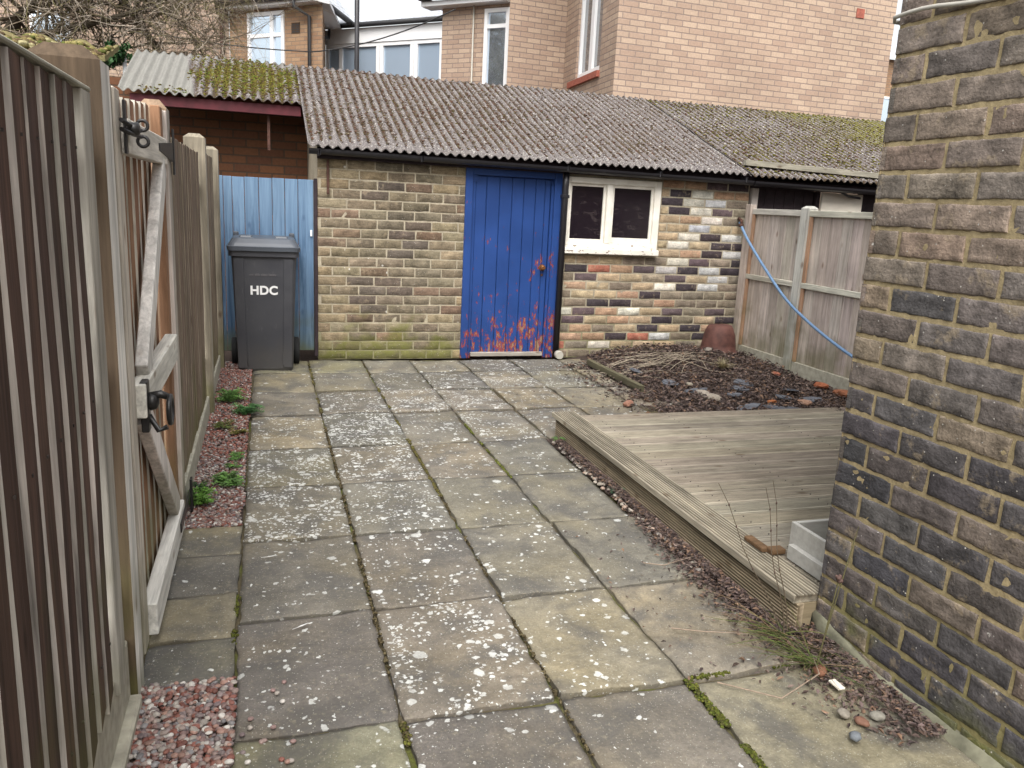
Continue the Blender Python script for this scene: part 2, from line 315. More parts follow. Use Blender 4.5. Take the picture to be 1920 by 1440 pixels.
# ------------------------------------------------------------------ mesh builder
def R(a, b): return random.uniform(a, b)
class MB:
    def __init__(s): s.v = []; s.f = []; s.m = []; s.c = []; s.uv = None; s.sm = []; s.cur = (.5, .5, .5, 1.); s.mi = 0; s.smooth = False
    def col(s, c, a=None):
        s.cur = (c[0], c[1], c[2], a if a is not None else (c[3] if len(c) > 3 else 1.)); return s
    def av(s, p, c=None): s.v.append(tuple(p)); s.c.append(c or s.cur); return len(s.v)-1
    def af(s, idx, mi=None, sm=None): s.f.append(tuple(idx)); s.m.append(s.mi if mi is None else mi); s.sm.append(s.smooth if sm is None else sm)
    def quad(s, a, b, c, d): i = [s.av(p) for p in (a, b, c, d)]; s.af(i)
    def box(s, p0, p1, jit=0., ax=None, bev=0.):
        """box between opposite corners; ax=(ux,uy,uz) optional frame applied about the origin"""
        x0, y0, z0 = p0; x1, y1, z1 = p1
        if x0 > x1: x0, x1 = x1, x0
        if y0 > y1: y0, y1 = y1, y0
        if z0 > z1: z0, z1 = z1, z0
        b = min(bev, (x1-x0)*.3, (y1-y0)*.3, (z1-z0)*.3)
        T = (lambda p: p) if ax is None else (lambda p: tuple(ax @ Vector(p)))
        if b <= 0:
            P = [(x, y, z) for z in (z0, z1) for y in (y0, y1) for x in (x0, x1)]
            i = [s.av(T((p[0]+R(-jit, jit), p[1]+R(-jit, jit), p[2]+R(-jit, jit)))) for p in P]
            for q in ((0, 2, 3, 1), (4, 5, 7, 6), (0, 1, 5, 4), (2, 6, 7, 3), (0, 4, 6, 2), (1, 3, 7, 5)): s.af([i[k] for k in q])
            return
        # chamfered box: 24 verts
        idx = {}
        for sx in (0, 1):
            for sy in (0, 1):
                for sz in (0, 1):
                    c = (x1 if sx else x0, y1 if sy else y0, z1 if sz else z0); d = (-b if sx else b, -b if sy else b, -b if sz else b)
                    idx[sx, sy, sz, 0] = s.av(T((c[0], c[1]+d[1], c[2]+d[2])))
                    idx[sx, sy, sz, 1] = s.av(T((c[0]+d[0], c[1], c[2]+d[2])))
                    idx[sx, sy, sz, 2] = s.av(T((c[0]+d[0], c[1]+d[1], c[2])))
        g = lambda a, k: idx[a[0], a[1], a[2], k]
        for k in range(3):
            o = [q for q in range(3) if q != k]
            for sgn in (0, 1):
                cs = []
                for (u, v_) in ((0, 0), (1, 0), (1, 1), (0, 1)):
                    a = [0, 0, 0]; a[k] = sgn; a[o[0]] = u; a[o[1]] = v_; cs.append(g(a, k))
                flip = (sgn == 0) != (k == 1)
                s.af(cs[::-1] if flip else cs)
            for u in (0, 1):
                for v_ in (0, 1):
                    a = [0, 0, 0]; a[o[0]] = u; a[o[1]] = v_; e = list(a); e[k] = 1
                    s.af([g(a, o[0]), g(a, o[1]), g(e, o[1]), g(e, o[0])])
        for a in [(x, y, z) for x in (0, 1) for y in (0, 1) for z in (0, 1)]:
            s.af([g(a, 0), g(a, 1), g(a, 2)])
    def beam(s, a, b, w_, t, up=(0, 0, 1), bev=.003):
        """bar from a to b, width w_ across, thickness t along up x dir"""
        a = Vector(a); b = Vector(b); d = b-a; L = d.length; d.normalize(); u = Vector(up); sd_ = d.cross(u).normalized(); u = sd_.cross(d)
        F = Matrix((d, sd_, u)).transposed().to_4x4(); F.translation = a
        s.box((0, -t/2, -w_/2), (L, t/2, w_/2), ax=F, bev=bev)
    def tube(s, pts, r, n=8, caps=True, sm=True):
        pts = [Vector(p) for p in pts]; rings = []
        rr = r if isinstance(r, (list, tuple)) else [r]*len(pts)
        u = None
        for i, p in enumerate(pts):
            d = (pts[min(i+1, len(pts)-1)]-pts[max(i-1, 0)]).normalized()
            if u is None: u = d.cross(Vector((0, 0, 1)) if abs(d.z) < .9 else Vector((1, 0, 0))).normalized()
            else: u = (u-d*u.dot(d)).normalized()
            v = d.cross(u)
            rings.append([s.av(p+(u*cos(2*pi*k/n)+v*sin(2*pi*k/n))*rr[i]) for k in range(n)])
        for A, B in zip(rings, rings[1:]):
            for k in range(n): s.af((A[k], A[(k+1) % n], B[(k+1) % n], B[k]), sm=sm)
        if caps: s.af(rings[0][::-1], sm=False); s.af(rings[-1], sm=False)
    def lathe(s, prof, c=(0, 0, 0), n=20, ax='z', sm=True, cap=True):
        rings = []
        for r, h in prof:
            ring = []
            for k in range(n):
                a = 2*pi*k/n; x, y = r*cos(a), r*sin(a)
                p = {'z': (x, y, h), 'y': (x, h, y), 'x': (h, x, y)}[ax]
                ring.append(s.av((c[0]+p[0], c[1]+p[1], c[2]+p[2])))
            rings.append(ring)
        for A, B in zip(rings, rings[1:]):
            for k in range(n): s.af((A[k], A[(k+1) % n], B[(k+1) % n], B[k]), sm=sm)
        if cap: s.af(rings[0][::-1], sm=False); s.af(rings[-1], sm=False)
    def build(s, name, mats, parent=None, loc=None):
        o0 = Vector(loc) if loc is not None else (parent.matrix_world.translation if parent else Vector((0, 0, 0)))
        wl = Vector(loc) if loc is not None else (Vector(parent['_w']) if parent and '_w' in parent else Vector((0, 0, 0)))
        me = bpy.data.meshes.new(name); me.from_pydata(s.v, [], s.f)
        if wl.length: me.transform(Matrix.Translation(-wl))
        if not isinstance(mats, (list, tuple)): mats = [mats]
        for m in mats: me.materials.append(MAT[m] if isinstance(m, str) else m)
        me.polygons.foreach_set('material_index', s.m); me.polygons.foreach_set('use_smooth', s.sm)
        a = me.color_attributes.new('Col', 'FLOAT_COLOR', 'POINT'); a.data.foreach_set('color', [x for c in s.c for x in c])
        if s.uv:
            uvl = me.uv_layers.new(name='UVMap'); flat = [0.]*(2*len(me.loops))
            for li, lp in enumerate(me.loops): flat[2*li:2*li+2] = s.uv.get(lp.vertex_index, (0, 0))
            uvl.data.foreach_set('uv', flat)
        me.update()
        ob = bpy.data.objects.new(name, me); COL.objects.link(ob)
        if parent is not None:
            ob.parent = parent; pw = Vector(parent['_w']) if '_w' in parent else Vector((0, 0, 0)); ob.location = wl-pw
        else: ob.location = wl
        ob['_w'] = tuple(wl)
        return ob
# every mesh is given in world coordinates; object origins stay at the world origin except for things placed by copying
def thing(name, label, cat, loc=(0, 0, 0), group=None):
    o = bpy.data.objects.new(name, None); COL.objects.link(o); o.location = loc; o['_w'] = tuple(loc); o.empty_display_size = .1
    o['label'] = label; o['category'] = cat
    if group: o['group'] = group
    return o
def tag(o, label, cat, group=None, kind=None):
    o['label'] = label; o['category'] = cat
    if group: o['group'] = group
    if kind: o['kind'] = kind
    return o
def part(mb, name, mats, parent, label=None):
    # keep texture coordinates in world metres: the part's own origin is the world origin
    ob = mb.build(name, mats, None); ob.parent = parent; ob.location = -Vector(parent['_w']); ob['_w'] = (0, 0, 0)
    if label: ob['label'] = label
    return ob
def struct(mb, name, mats, kind='structure'):
    o = mb.build(name, mats); o['kind'] = kind; return o
def jc(c, j=.12, a=None):
    k = 1+R(-j, j); return (c[0]*k*(1+R(-.04, .04)), c[1]*k, c[2]*k*(1+R(-.04, .04)), random.random() if a is None else a)
# ------------------------------------------------------------------ brickwork as real bricks
def brickwork(mb, O, ud, nd, zs, course, length, urange, colfn, offs, openings=(), nx=6, nz=3, gap=.011, rough=.0022, first=None):
    """O corner point (z of first mortar line), ud along wall, nd outward normal. material 0 brick, 1 mortar"""
    ud = Vector(ud).normalized(); nd = Vector(nd).normalized(); O = Vector(O); Z = Vector((0, 0, 1))
    u0, u1 = urange; rows = zs
    for r in range(rows):
        za = r*course; k = 0; u = u0+offs(r)-length
        while u < u1:
            a, b = max(u, u0), min(u+length, u1); k += 1; uu = u; u += length
            if b-a < .03: continue
            segs = [(a, b)]
            zc = za+course/2
            for (oa, ob, oz0, oz1) in openings:
                if oz0 < zc < oz1:
                    ns = []
                    for (p, q) in segs:
                        if ob <= p or oa >= q: ns.append((p, q)); continue
                        if p < oa: ns.append((p, oa))
                        if q > ob: ns.append((ob, q))
                    segs = ns
            for (p, q) in segs:
                if q-p < .025: continue
                c = colfn(r, k, (p+q)/2, zc)
                pg, qg = p+(gap/2 if p > u0+1e-4 else 0), q-(gap/2 if q < u1-1e-4 else 0)
                z0, z1 = za+gap/2+R(-.0015, .0015), za+course-gap/2+R(-.0015, .0015)
                n_u = max(3, int(nx*(q-p)/length+.5)+1); G = []; sd_ = R(0, 100); nz = max(nz, 3); tilt = R(-.0015, .0015); out = R(-.0015, .002)
                for j in range(nz+1):
                    row = []
                    for i in range(n_u+1):
                        eu, ez = .0035/max(.03, qg-pg), .0035/(z1-z0)
                        fu = 0. if i == 0 else 1. if i == n_u else eu+(1-2*eu)*(i-1)/(n_u-2); fz = 0. if j == 0 else 1. if j == nz else ez+(1-2*ez)*(j-1)/(nz-2); uu_ = pg+(qg-pg)*fu; zz = z0+(z1-z0)*fz
                        nn = noise.fractal(Vector((uu_*18+sd_, zz*18, sd_)), 1., 2., 3)
                        dd = out+nn*rough+tilt*(fu-.5)
                        edge = i in (0, n_u) or j in (0, nz)
                        if edge: dd -= .0014+abs(nn)*.004; uu_ += nn*.003; zz += noise.noise(Vector((uu_*38, sd_, zz*38)))*.0032
                        cc = tuple(max(0, x*(1+nn*.22)) for x in c[:3])+(1.,)
                        row.append(mb.av(O+ud*uu_+Z*zz+nd*dd, cc))
                    G.append(row)
                flip = ud.cross(Z).dot(nd) < 0
                def F(q_, sm): mb.af(q_[::-1] if flip else q_, 0, sm)
                for j in range(nz):
                    for i in range(n_u): F((G[j][i], G[j][i+1], G[j+1][i+1], G[j+1][i]), True)
                # sides
                loop = [G[0][i] for i in range(n_u+1)]+[G[j][n_u] for j in range(1, nz+1)]+[G[nz][i] for i in range(n_u-1, -1, -1)]+[G[j][0] for j in range(nz-1, 0, -1)]
                back = [mb.av(Vector(mb.v[i])-nd*.02, mb.c[i]) for i in loop]; L_ = len(loop)
                for i in range(L_): F((loop[i], back[i], back[(i+1) % L_], loop[(i+1) % L_]), False)
def mortarplane(mb, O, ud, nd, u0, u1, z0, z1, openings=(), depth=.006, step=.03, rough=.003, mi=1):
    ud = Vector(ud).normalized(); nd = Vector(nd).normalized(); O = Vector(O); Z = Vector((0, 0, 1))
    nu = max(1, int((u1-u0)/step)); nz_ = max(1, int((z1-z0)/step)); us = sorted(set([u0+(u1-u0)*i/nu for i in range(nu+1)]+[x for o in openings for x in o[:2] if u0 < x < u1]))
    zz = sorted(set([z0+(z1-z0)*i/nz_ for i in range(nz_+1)]+[x for o in openings for x in o[2:] if z0 < x < z1]))
    V = {}
    flip = ud.cross(Z).dot(nd) < 0
    def g(i, j):
        if (i, j) not in V:
            n = noise.noise(Vector((us[i]*40, zz[j]*40, 3.)))
            V[i, j] = mb.av(O+ud*us[i]+Z*zz[j]+nd*(-depth+n*rough), (.5, .5, .5, 1))
        return V[i, j]
    for i in range(len(us)-1):
        for j in range(len(zz)-1):
            cu, cz = (us[i]+us[i+1])/2, (zz[j]+zz[j+1])/2
            if any(o[0] < cu < o[1] and o[2] < cz < o[3] for o in openings): continue
            q = (g(i, j), g(i+1, j), g(i+1, j+1), g(i, j+1)); mb.af(q[::-1] if flip else q, mi, True)
def uvwall(mb, a, b, z0, z1, holes=(), mi=0, u_off=0.):
    """flat wall from a to b (xy) with rectangular holes in (u0,u1,z0,z1); uv in metres; faces to the right-hand side of a->b reversed"""
    if mb.uv is None: mb.uv = {}
    A = Vector((a[0], a[1], 0)); B = Vector((b[0], b[1], 0)); d = (B-A); L = d.length; d.normalize()
    us = sorted(set([0, L]+[x for h in holes for x in h[:2]])); zz = sorted(set([z0, z1]+[x for h in holes for x in h[2:]]))
    for i in range(len(us)-1):
        for j in range(len(zz)-1):
            cu, cz = (us[i]+us[i+1])/2, (zz[j]+zz[j+1])/2
            if any(h[0] < cu < h[1] and h[2] < cz < h[3] for h in holes): continue
            q = []
            for (u, z) in ((us[i], zz[j]), (us[i+1], zz[j]), (us[i+1], zz[j+1]), (us[i], zz[j+1])):
                p = A+d*u; k = mb.av((p.x, p.y, z)); mb.uv[k] = (u+u_off, z); q.append(k)
            mb.af(q, mi)
# ================================================================== SETTING
g = MB(); g.col((.06, .05, .04))
n = 12
g.quad((-60, -20, -.03), (60, -20, -.03), (60, 90, -.03), (-60, 90, -.03))
struct(g, 'ground', 'soil')
bed = MB(); N1, N2 = 70, 160
for i in range(1): pass
def sheet(mb, x0, x1, y0, y1, z, st, amp, f=20):
    nx_, ny_ = int((x1-x0)/st), int((y1-y0)/st); ix = {}
    for j in range(ny_+1):
        for i in range(nx_+1):
            x, y = x0+(x1-x0)*i/nx_, y0+(y1-y0)*j/ny_
            ix[i, j] = mb.av((x, y, z+amp*noise.noise(Vector((x*f, y*f, 1.)))))
    for j in range(ny_):
        for i in range(nx_): mb.af((ix[i, j], ix[i+1, j], ix[i+1, j+1], ix[i, j+1]), sm=True)
bed.col((.1, .08, .05)); sheet(bed, -.40, 3.3, -1., 6.66, -.017, .03, .004)
struct(bed, 'paving_bed', 'bed')
# slabs ------------------------------------------------------------
GY, TA, DK, GR = (.158, .143, .114), (.192, .167, .124), (.125, .115, .098), (.178, .165, .115)
cols = [-.105, .318, .752, 1.150, 1.572, 2.02, 2.46, 2.90]
rows = [-.55, .02, .61, 1.215, 1.833, 2.425, 3.035, 3.645, 4.24, 4.925, 5.54, 6.14, 6.63]
tone = {3: [GR, DK, GY, GR], 4: [DK, GY, TA, TA], 5: [DK, DK, GY, GY], 6: [GY, GY, GY, GY], 7: [GY, GY, GY, GY], 8: [TA, DK, GY, GY, GY], 9: [GY, DK, GY, GY, TA], 10: [TA, GY, DK, DK, GY, GY], 11: [GR, GR, GY, GY, DK, DK, TA]}
lich = {3: [.10, .20, .06, .0], 4: [.16, .72, .22, .02], 5: [.16, .32, .18, .05], 6: [.85, .62, .16, .05], 7: [.95, .7, .25, .2], 8: [.5, 1.25, .32, .5, .3], 9: [.12, .5, .95, .9, .25], 10: [.05, .15, .35, .6, .5, .4], 11: [.02, .05, .1, .2, .4, .3, .1]}
pv = MB(); pv.smooth = True
def slab(x0, x1, y0, y1, c, dens, st=.024, zoff=0.):
    gx_ = .006; x0 += gx_+R(-.002, .003); x1 -= gx_+R(-.002, .003); y0 += gx_+R(-.002, .004); y1 -= gx_+R(-.002, .004)
    sk1, sk2 = R(-.006, .006), R(-.006, .006)
    nx_, ny_ = max(3, int((x1-x0)/st)), max(3, int((y1-y0)/st)); sd_ = R(0, 50); ix = {}; tx, ty = R(-.005, .005), R(-.005, .005); zo = R(-.003, .003)+zoff
    for j in range(ny_+1):
        for i in range(nx_+1):
            u, v = i/nx_, j/ny_; x, y = x0+(x1-x0)*u, y0+(y1-y0)*v+sk1*(u-.5); x += sk2*(v-.5)
            P = Vector((x*3+sd_, y*4.5, sd_)); h = noise.fractal(P, .9, 2.1, 4)
            hs_ = h*3; fl = math.floor(hs_); fr = hs_-fl; st_ = (fl+min(1., fr*5))/3
            z = +.009*st_+.0025*noise.noise(Vector((x*14, y*14, sd_)))+tx*(u-.5)+ty*(v-.5)+zo
            if i in (0, nx_) or j in (0, ny_):
                z -= .004; k = noise.noise(Vector((x*16, y*16, sd_)))*.0075
                if i in (0, nx_): x += k
                else: y += k
            ix[i, j] = pv.av((x, y, z), (*c[:3], dens))
    for j in range(ny_):
        for i in range(nx_): pv.af((ix[i, j], ix[i+1, j], ix[i+1, j+1], ix[i, j+1]))
    loop = [ix[i, 0] for i in range(nx_+1)]+[ix[nx_, j] for j in range(1, ny_+1)]+[ix[i, ny_] for i in range(nx_-1, -1, -1)]+[ix[0, j] for j in range(ny_-1, 0, -1)]
    bk = [pv.av((pv.v[q][0], pv.v[q][1], -.03), (*[t*.7 for t in c[:3]], 0.)) for q in loop]
    for i in range(len(loop)): pv.af((loop[i], bk[i], bk[(i+1) % len(loop)], loop[(i+1) % len(loop)]), sm=False)
for r in range(len(rows)-1):
    yy0, yy1 = rows[r], rows[r+1]
    for k in range(len(cols)-1):
        if r <= 2 and k > 3: continue
        if k == 3 and r <= 3:
            x1 = 1.715
        else: x1 = cols[k+1]
        if 4 <= r <= 7 and k >= 4: continue
        if k > 5 and r == 8: continue
        if r <= 7 and k >= 4: continue
        t = tone.get(r, [GY]*7); d = lich.get(r, [.15]*7)
        c = t[k] if k < len(t) else TA; dn = d[k] if k < len(d) else .1
        dy = (k*.004)
        cc = jc(c, .08, 1.)
        slab(cols[k], x1 if k != 3 or r < 4 or r > 7 else 1.545, yy0-dy, yy1-dy, cc, dn, st=.015 if r < 6 else .024 if r < 8 else .04)
for (y0, y1, c) in ((2.085, 2.343, DK), (2.343, 2.635, TA), (2.635, 2.95, DK), (2.95, 3.222, TA)):
    slab(-.36, -.103, y0, y1, jc(c, .08, 1.), .05)
struct(pv, 'paving', 'slab')
# ================================================================== gravel
def blob(mb, c, rx, ry, rz, col, seed, sub=0, rot=None):
    ico = ICO1 if sub else ICO0; V, F = ico; st = len(mb.v); a = rot if rot is not None else R(0, 2*pi); ca, sa = cos(a), sin(a)
    for (x, y, z) in V:
        k = 1+R(-.12, .12) if not sub else 1+.18*noise.noise(Vector((x*1.5+seed, y*1.5, z*1.5)))
        X, Y, Z_ = x*rx*k, y*ry*k, z*rz*k
        mb.av((c[0]+X*ca-Y*sa, c[1]+X*sa+Y*ca, c[2]+Z_), col)
    for q in F: mb.af(tuple(st+i for i in q), sm=True)
def make_ico(sub):
    t = (1+sqrt(5))/2; V = [Vector(p).normalized() for p in ((-1, t, 0), (1, t, 0), (-1, -t, 0), (1, -t, 0), (0, -1, t), (0, 1, t), (0, -1, -t), (0, 1, -t), (t, 0, -1), (t, 0, 1), (-t, 0, -1), (-t, 0, 1))]
    F = [(0, 11, 5), (0, 5, 1), (0, 1, 7), (0, 7, 10), (0, 10, 11), (1, 5, 9), (5, 11, 4), (11, 10, 2), (10, 7, 6), (7, 1, 8), (3, 9, 4), (3, 4, 2), (3, 2, 6), (3, 6, 8), (3, 8, 9), (4, 9, 5), (2, 4, 11), (6, 2, 10), (8, 6, 7), (9, 8, 1)]
    for _ in range(sub):
        mid = {}; nf = []
        def m_(a, b):
            k = (min(a, b), max(a, b))
            if k not in mid: V.append(((V[a]+V[b])/2).normalized()); mid[k] = len(V)-1
            return mid[k]
        for a, b, c in F:
            x, y, z = m_(a, b), m_(b, c), m_(c, a); nf += [(a, x, z), (b, y, x), (c, z, y), (x, y, z)]
        F = nf
    return [tuple(v) for v in V], F
ICO0 = make_ico(0); ICO1 = make_ico(1)
gs = MB(); gs.col((.1, .05, .04)); sheet(gs, -.52, -.105, -1., 2.085, .006, .05, .006); sheet(gs, -.40, -.108, 3.222, 6.6, .004, .06, .006)
struct(gs, 'gravel_base', 'soil')
PEB = [(.32, .21, .19), (.36, .26, .23), (.24, .10, .075), (.40, .32, .28), (.20, .15, .15), (.46, .41, .36), (.30, .12, .09), (.28, .22, .21), (.40, .24, .19)]
PEB = [tuple(v*.72 for v in c) for c in PEB]+[(.5, .47, .43), (.16, .06, .045), (.2, .19, .19)]
gp = MB()
for i in range(5200):
    x, y = R(-.50, -.098), R(1.25, 2.095)
    if x < -.37 and y > 1.9: continue
    s_ = R(.0045, .0095); c = random.choice(PEB); k = R(.75, 1.2)
    blob(gp, (x, y, R(.006, .02)), s_*R(1, 1.5), s_, s_*R(.55, .8), (c[0]*k, c[1]*k, c[2]*k, 1), i, sub=1)
for i in range(22): blob(gp, (R(-.11, .05), R(1.5, 2.1), .006), .008, .007, .005, (*random.choice(PEB), 1), i, 1)
for i in range(11000):
    y = 3.2+3.35*random.random()**1.25; x = R(-.375, -.112-(.0 if y < 4 else .0)+.012*noise.noise(Vector((0, y*5, 0))))
    s_ = R(.0045, .0085); c = random.choice(PEB); k = R(.7, 1.15)
    if y > 4.1: c = random.choice(PEB+[(.24, .10, .075), (.30, .12, .09)]*3)
    blob(gp, (x, y, R(.003, .014)), s_*R(1, 1.5), s_, s_*R(.55, .8), (c[0]*k, c[1]*k, c[2]*k, 1), i)
o = struct(gp, 'gravel', 'pebble', 'stuff'); o['label'] = 'pink and grey pea gravel between the fence and the paving'
# ================================================================== SHED (brick outbuilding)
SY = 6.66
shed = thing('brick_outbuilding', 'low brick outbuilding with blue plank door, white window and corrugated roof', 'outbuilding', (2.3, SY, 0))
ST = {'a': (.20, .165, .11), 'b': (.165, .135, .095), 'c': (.125, .10, .08), 'r': (.165, .115, .08), 'y': (.24, .19, .12)}
def shedcol(r, k, u, z):
    x = random.random()
    if z > 1.45: c = ST['b'] if .5 < u < 1.0 else ST['y']
    elif u < .3: c = ST['y'] if x < .45 else ST['a'] if x < .75 else ST['r'] if x < .85 else ST['b']
    elif u > 1.0: c = ST['y'] if x < .35 else ST['a'] if x < .7 else ST['r'] if x < .8 else ST['b']
    else: c = ST['b'] if x < .5 else ST['c'] if x < .75 else ST['r'] if x < .83 else ST['a']
    if z < .5 and u > .55 and c == ST['c']: c = ST['b']
    return jc(c, .15, 1)
wl = MB()
offL = lambda r: [.0, .113, .02, .10][r % 4]
brickwork(wl, (.405, SY, 0), (1, 0, 0), (0, -1, 0), 22, .0767, .225, (0, 1.195), shedcol, offL, nx=6, nz=3)
mortarplane(wl, (.405, SY, 0), (1, 0, 0), (0, -1, 0), 0, 1.195, 0, 1.70, depth=.0032)
# return face on the left end of the shed
wl.mi = 1; wl.col((.5, .5, .5)); wl.quad((.404, SY+.004, 0), (.404, 8.8, 0), (.404, 8.8, 2.5), (.404, SY+.004, 1.68))
part(wl, 'wall', ['brick_shed', 'mortar'], shed, 'yellow brown stock brick wall with green algae near the ground')
# right-hand part, bricks read off the photograph row by row
PC = {'W': (.56, .52, .45), 'w': (.44, .43, .42), 'C': (.37, .285, .185), 'O': (.36, .235, .155), 'R': (.33, .125, .085), 'D': (.055, .043, .048), 'P': (.11, .08, .085), 'G': (.19, .155, .115), 'g': (.24, .20, .15), 'B': (.40, .41, .44)}
rowsR = [  # from the ground up: (start offset of first full brick, letters) the first letter is the cut brick on the left
 ('GGGGCGCG', .10), ('RGWCCCGgC', .07), ('OOODRwGDgG', .01), ('GOGCDCDOg', .10), ('DPCOCDGCD', .02), ('WPOWCPgPG', .12), ('GGDDGOGGG', .03), ('GCCODgGGG', .10),
 ('GOCGCWDwg', .02), ('GPCCgPCwG', .12), ('GDROPwDwDD', .02), ('CCCGGWPgDD', .13), ('GCGGGCODwD', .03), ('GCCGCWCDD', .12), ('GCCGCWDwwG', .0), ('CCCCCCBCCg', .10),
 ('GCGCCOWGOD', .0), ('CCCGCDWPGg', .10), ('GCGCCDWwGG', .02), ('CCCCCDWOOP', .10), ('GOCCCOOPDG', .02)]
def colR(r, k, u, z):
    s_ = rowsR[min(r, len(rowsR)-1)][0]; kk = k-1
    c = PC[s_[kk]] if kk < len(s_) else PC[random.choice('DPGWC')]
    c = jc(c, .1, 1)
    return c
wr = MB()
RX0, RX1 = 2.495, 4.30; win = (2.47-RX0, 3.40-RX0, .955, 1.585)
brickwork(wr, (RX0, SY, 0), (1, 0, 0), (0, -1, 0), 21, .0767, .2225, (0, RX1-RX0), colR, lambda r: rowsR[min(r, 20)][1] or .2225, openings=[win], gap=.013, nx=6, nz=3)
mortarplane(wr, (RX0, SY, 0), (1, 0, 0), (0, -1, 0), 0, RX1-RX0, 0, 1.70, openings=[win], depth=.0032)
part(wr, 'wall', ['brick_mix', 'mortar'], shed, 'patchwork of cream, tan, orange and black reclaimed bricks')
# door and its frame
df = MB(); df.smooth = False
df.box((1.600, SY-.012, 0), (1.665, SY+.06, 1.62), bev=.004); df.box((2.385, SY-.012, 0), (2.452, SY+.06, 1.62), bev=.004); df.box((1.6652, SY-.010, 1.552), (2.3848, SY+.06, 1.62), bev=.004)
df.box((1.6652, SY+.004, 1.50), (1.705, SY+.05, 1.551)); df.box((1.66, SY+.01, .0), (1.69, SY+.055, 1.5)); df.box((2.362, SY+.01, 0), (2.384, SY+.055, 1.5))
part(df, 'door_frame', 'door', shed)
dr = MB(); dw = (2.360-1.692)/6.3; x = 1.692
edges = [1.692, 1.79, 1.905, 2.015, 2.12, 2.225, 2.31, 2.360]
for a, b_ in zip(edges, edges[1:]): dr.box((a+.0022, SY+.022, .045), (b_-.0022, SY+.05, 1.548), bev=.0035)
dr.box((1.605, SY+.035, .005), (2.447, SY+.047, 1.612))
door = part(dr, 'door', 'door', shed)
wb = MB(); wb.col((.30, .27, .235, .3)); wb.box((1.695, SY-.004, .015), (2.357, SY+.03, .052), bev=.004); part(wb, 'weatherboard', 'wood_x', door)
kb = MB(); kb.lathe([(.006, 0), (.008, -.018), (.016, -.024), (.023, -.034), (.022, -.046), (.012, -.054)], (2.315, SY+.022, .80), 14, 'y'); kb.lathe([(.028, .0), (.028, -.004)], (2.315, SY+.021, .80), 14, 'y')
part(kb, 'door_knob', 'brass', door)
kh = MB(); kh.lathe([(.012, .0), (.012, -.003)], (2.318, SY+.021, .735), 10, 'y'); part(kh, 'keyhole_plate', 'rust', door)
# window
wf = MB()
x0, x1, z0, z1 = 2.470, 3.392, .985, 1.585
yf = SY-.018
wf.box((x0, yf, z0), (x0+.055, SY+.05, z1), bev=.003); wf.box((x1-.062, yf, z0), (x1, SY+.05, z1), bev=.003)
wf.box((x0+.0552, yf+.001, z1-.05), (x1-.0622, SY+.05, z1), bev=.003); wf.box((x0+.0552, yf+.001, z0), (x1-.0622, SY+.05, z0+.045), bev=.003)
xm = 2.872; wf.box((xm, yf-.003, z0+.0455), (xm+.05, SY+.04, z1-.0505), bev=.003)
wn = part(wf, 'window', 'peel', shed, 'white painted wooden window with peeling paint')
sa = MB()
for (a, b_, yo) in ((x0+.056, xm-.001, .008), (xm+.051, x1-.063, 0.)):
    t = .024; y0_ = yf+.016+yo; zb = z0+.046; zt = z1-.051; lo = .05 if yo == 0 else .03
    sa.box((a, y0_, zb), (a+t, y0_+.03, zt), bev=.002); sa.box((b_-t, y0_, zb), (b_, y0_+.03, zt), bev=.002)
    sa.box((a+t+.0002, y0_+.001, zt-t), (b_-t-.0002, y0_+.03, zt), bev=.002); sa.box((a+t+.0002, y0_+.001, zb), (b_-t-.0002, y0_+.03, zb+lo), bev=.002)
part(sa, 'sash', 'peel', wn)
for (a, b_, yo) in ((x0+.078, xm-.022, .008), (xm+.072, x1-.085, 0.)):
    gl = MB(); yg = yf+.030+yo; gl.box((a, yg, z0+.07), (b_, yg+.004, z1-.072)); part(gl, 'pane', 'glass_dark', wn)
sl_ = MB(); sl_.box((x0-.015, SY-.06, .932), (x1+.005, SY+.03, .984), bev=.006); part(sl_, 'sill', 'peel', wn)
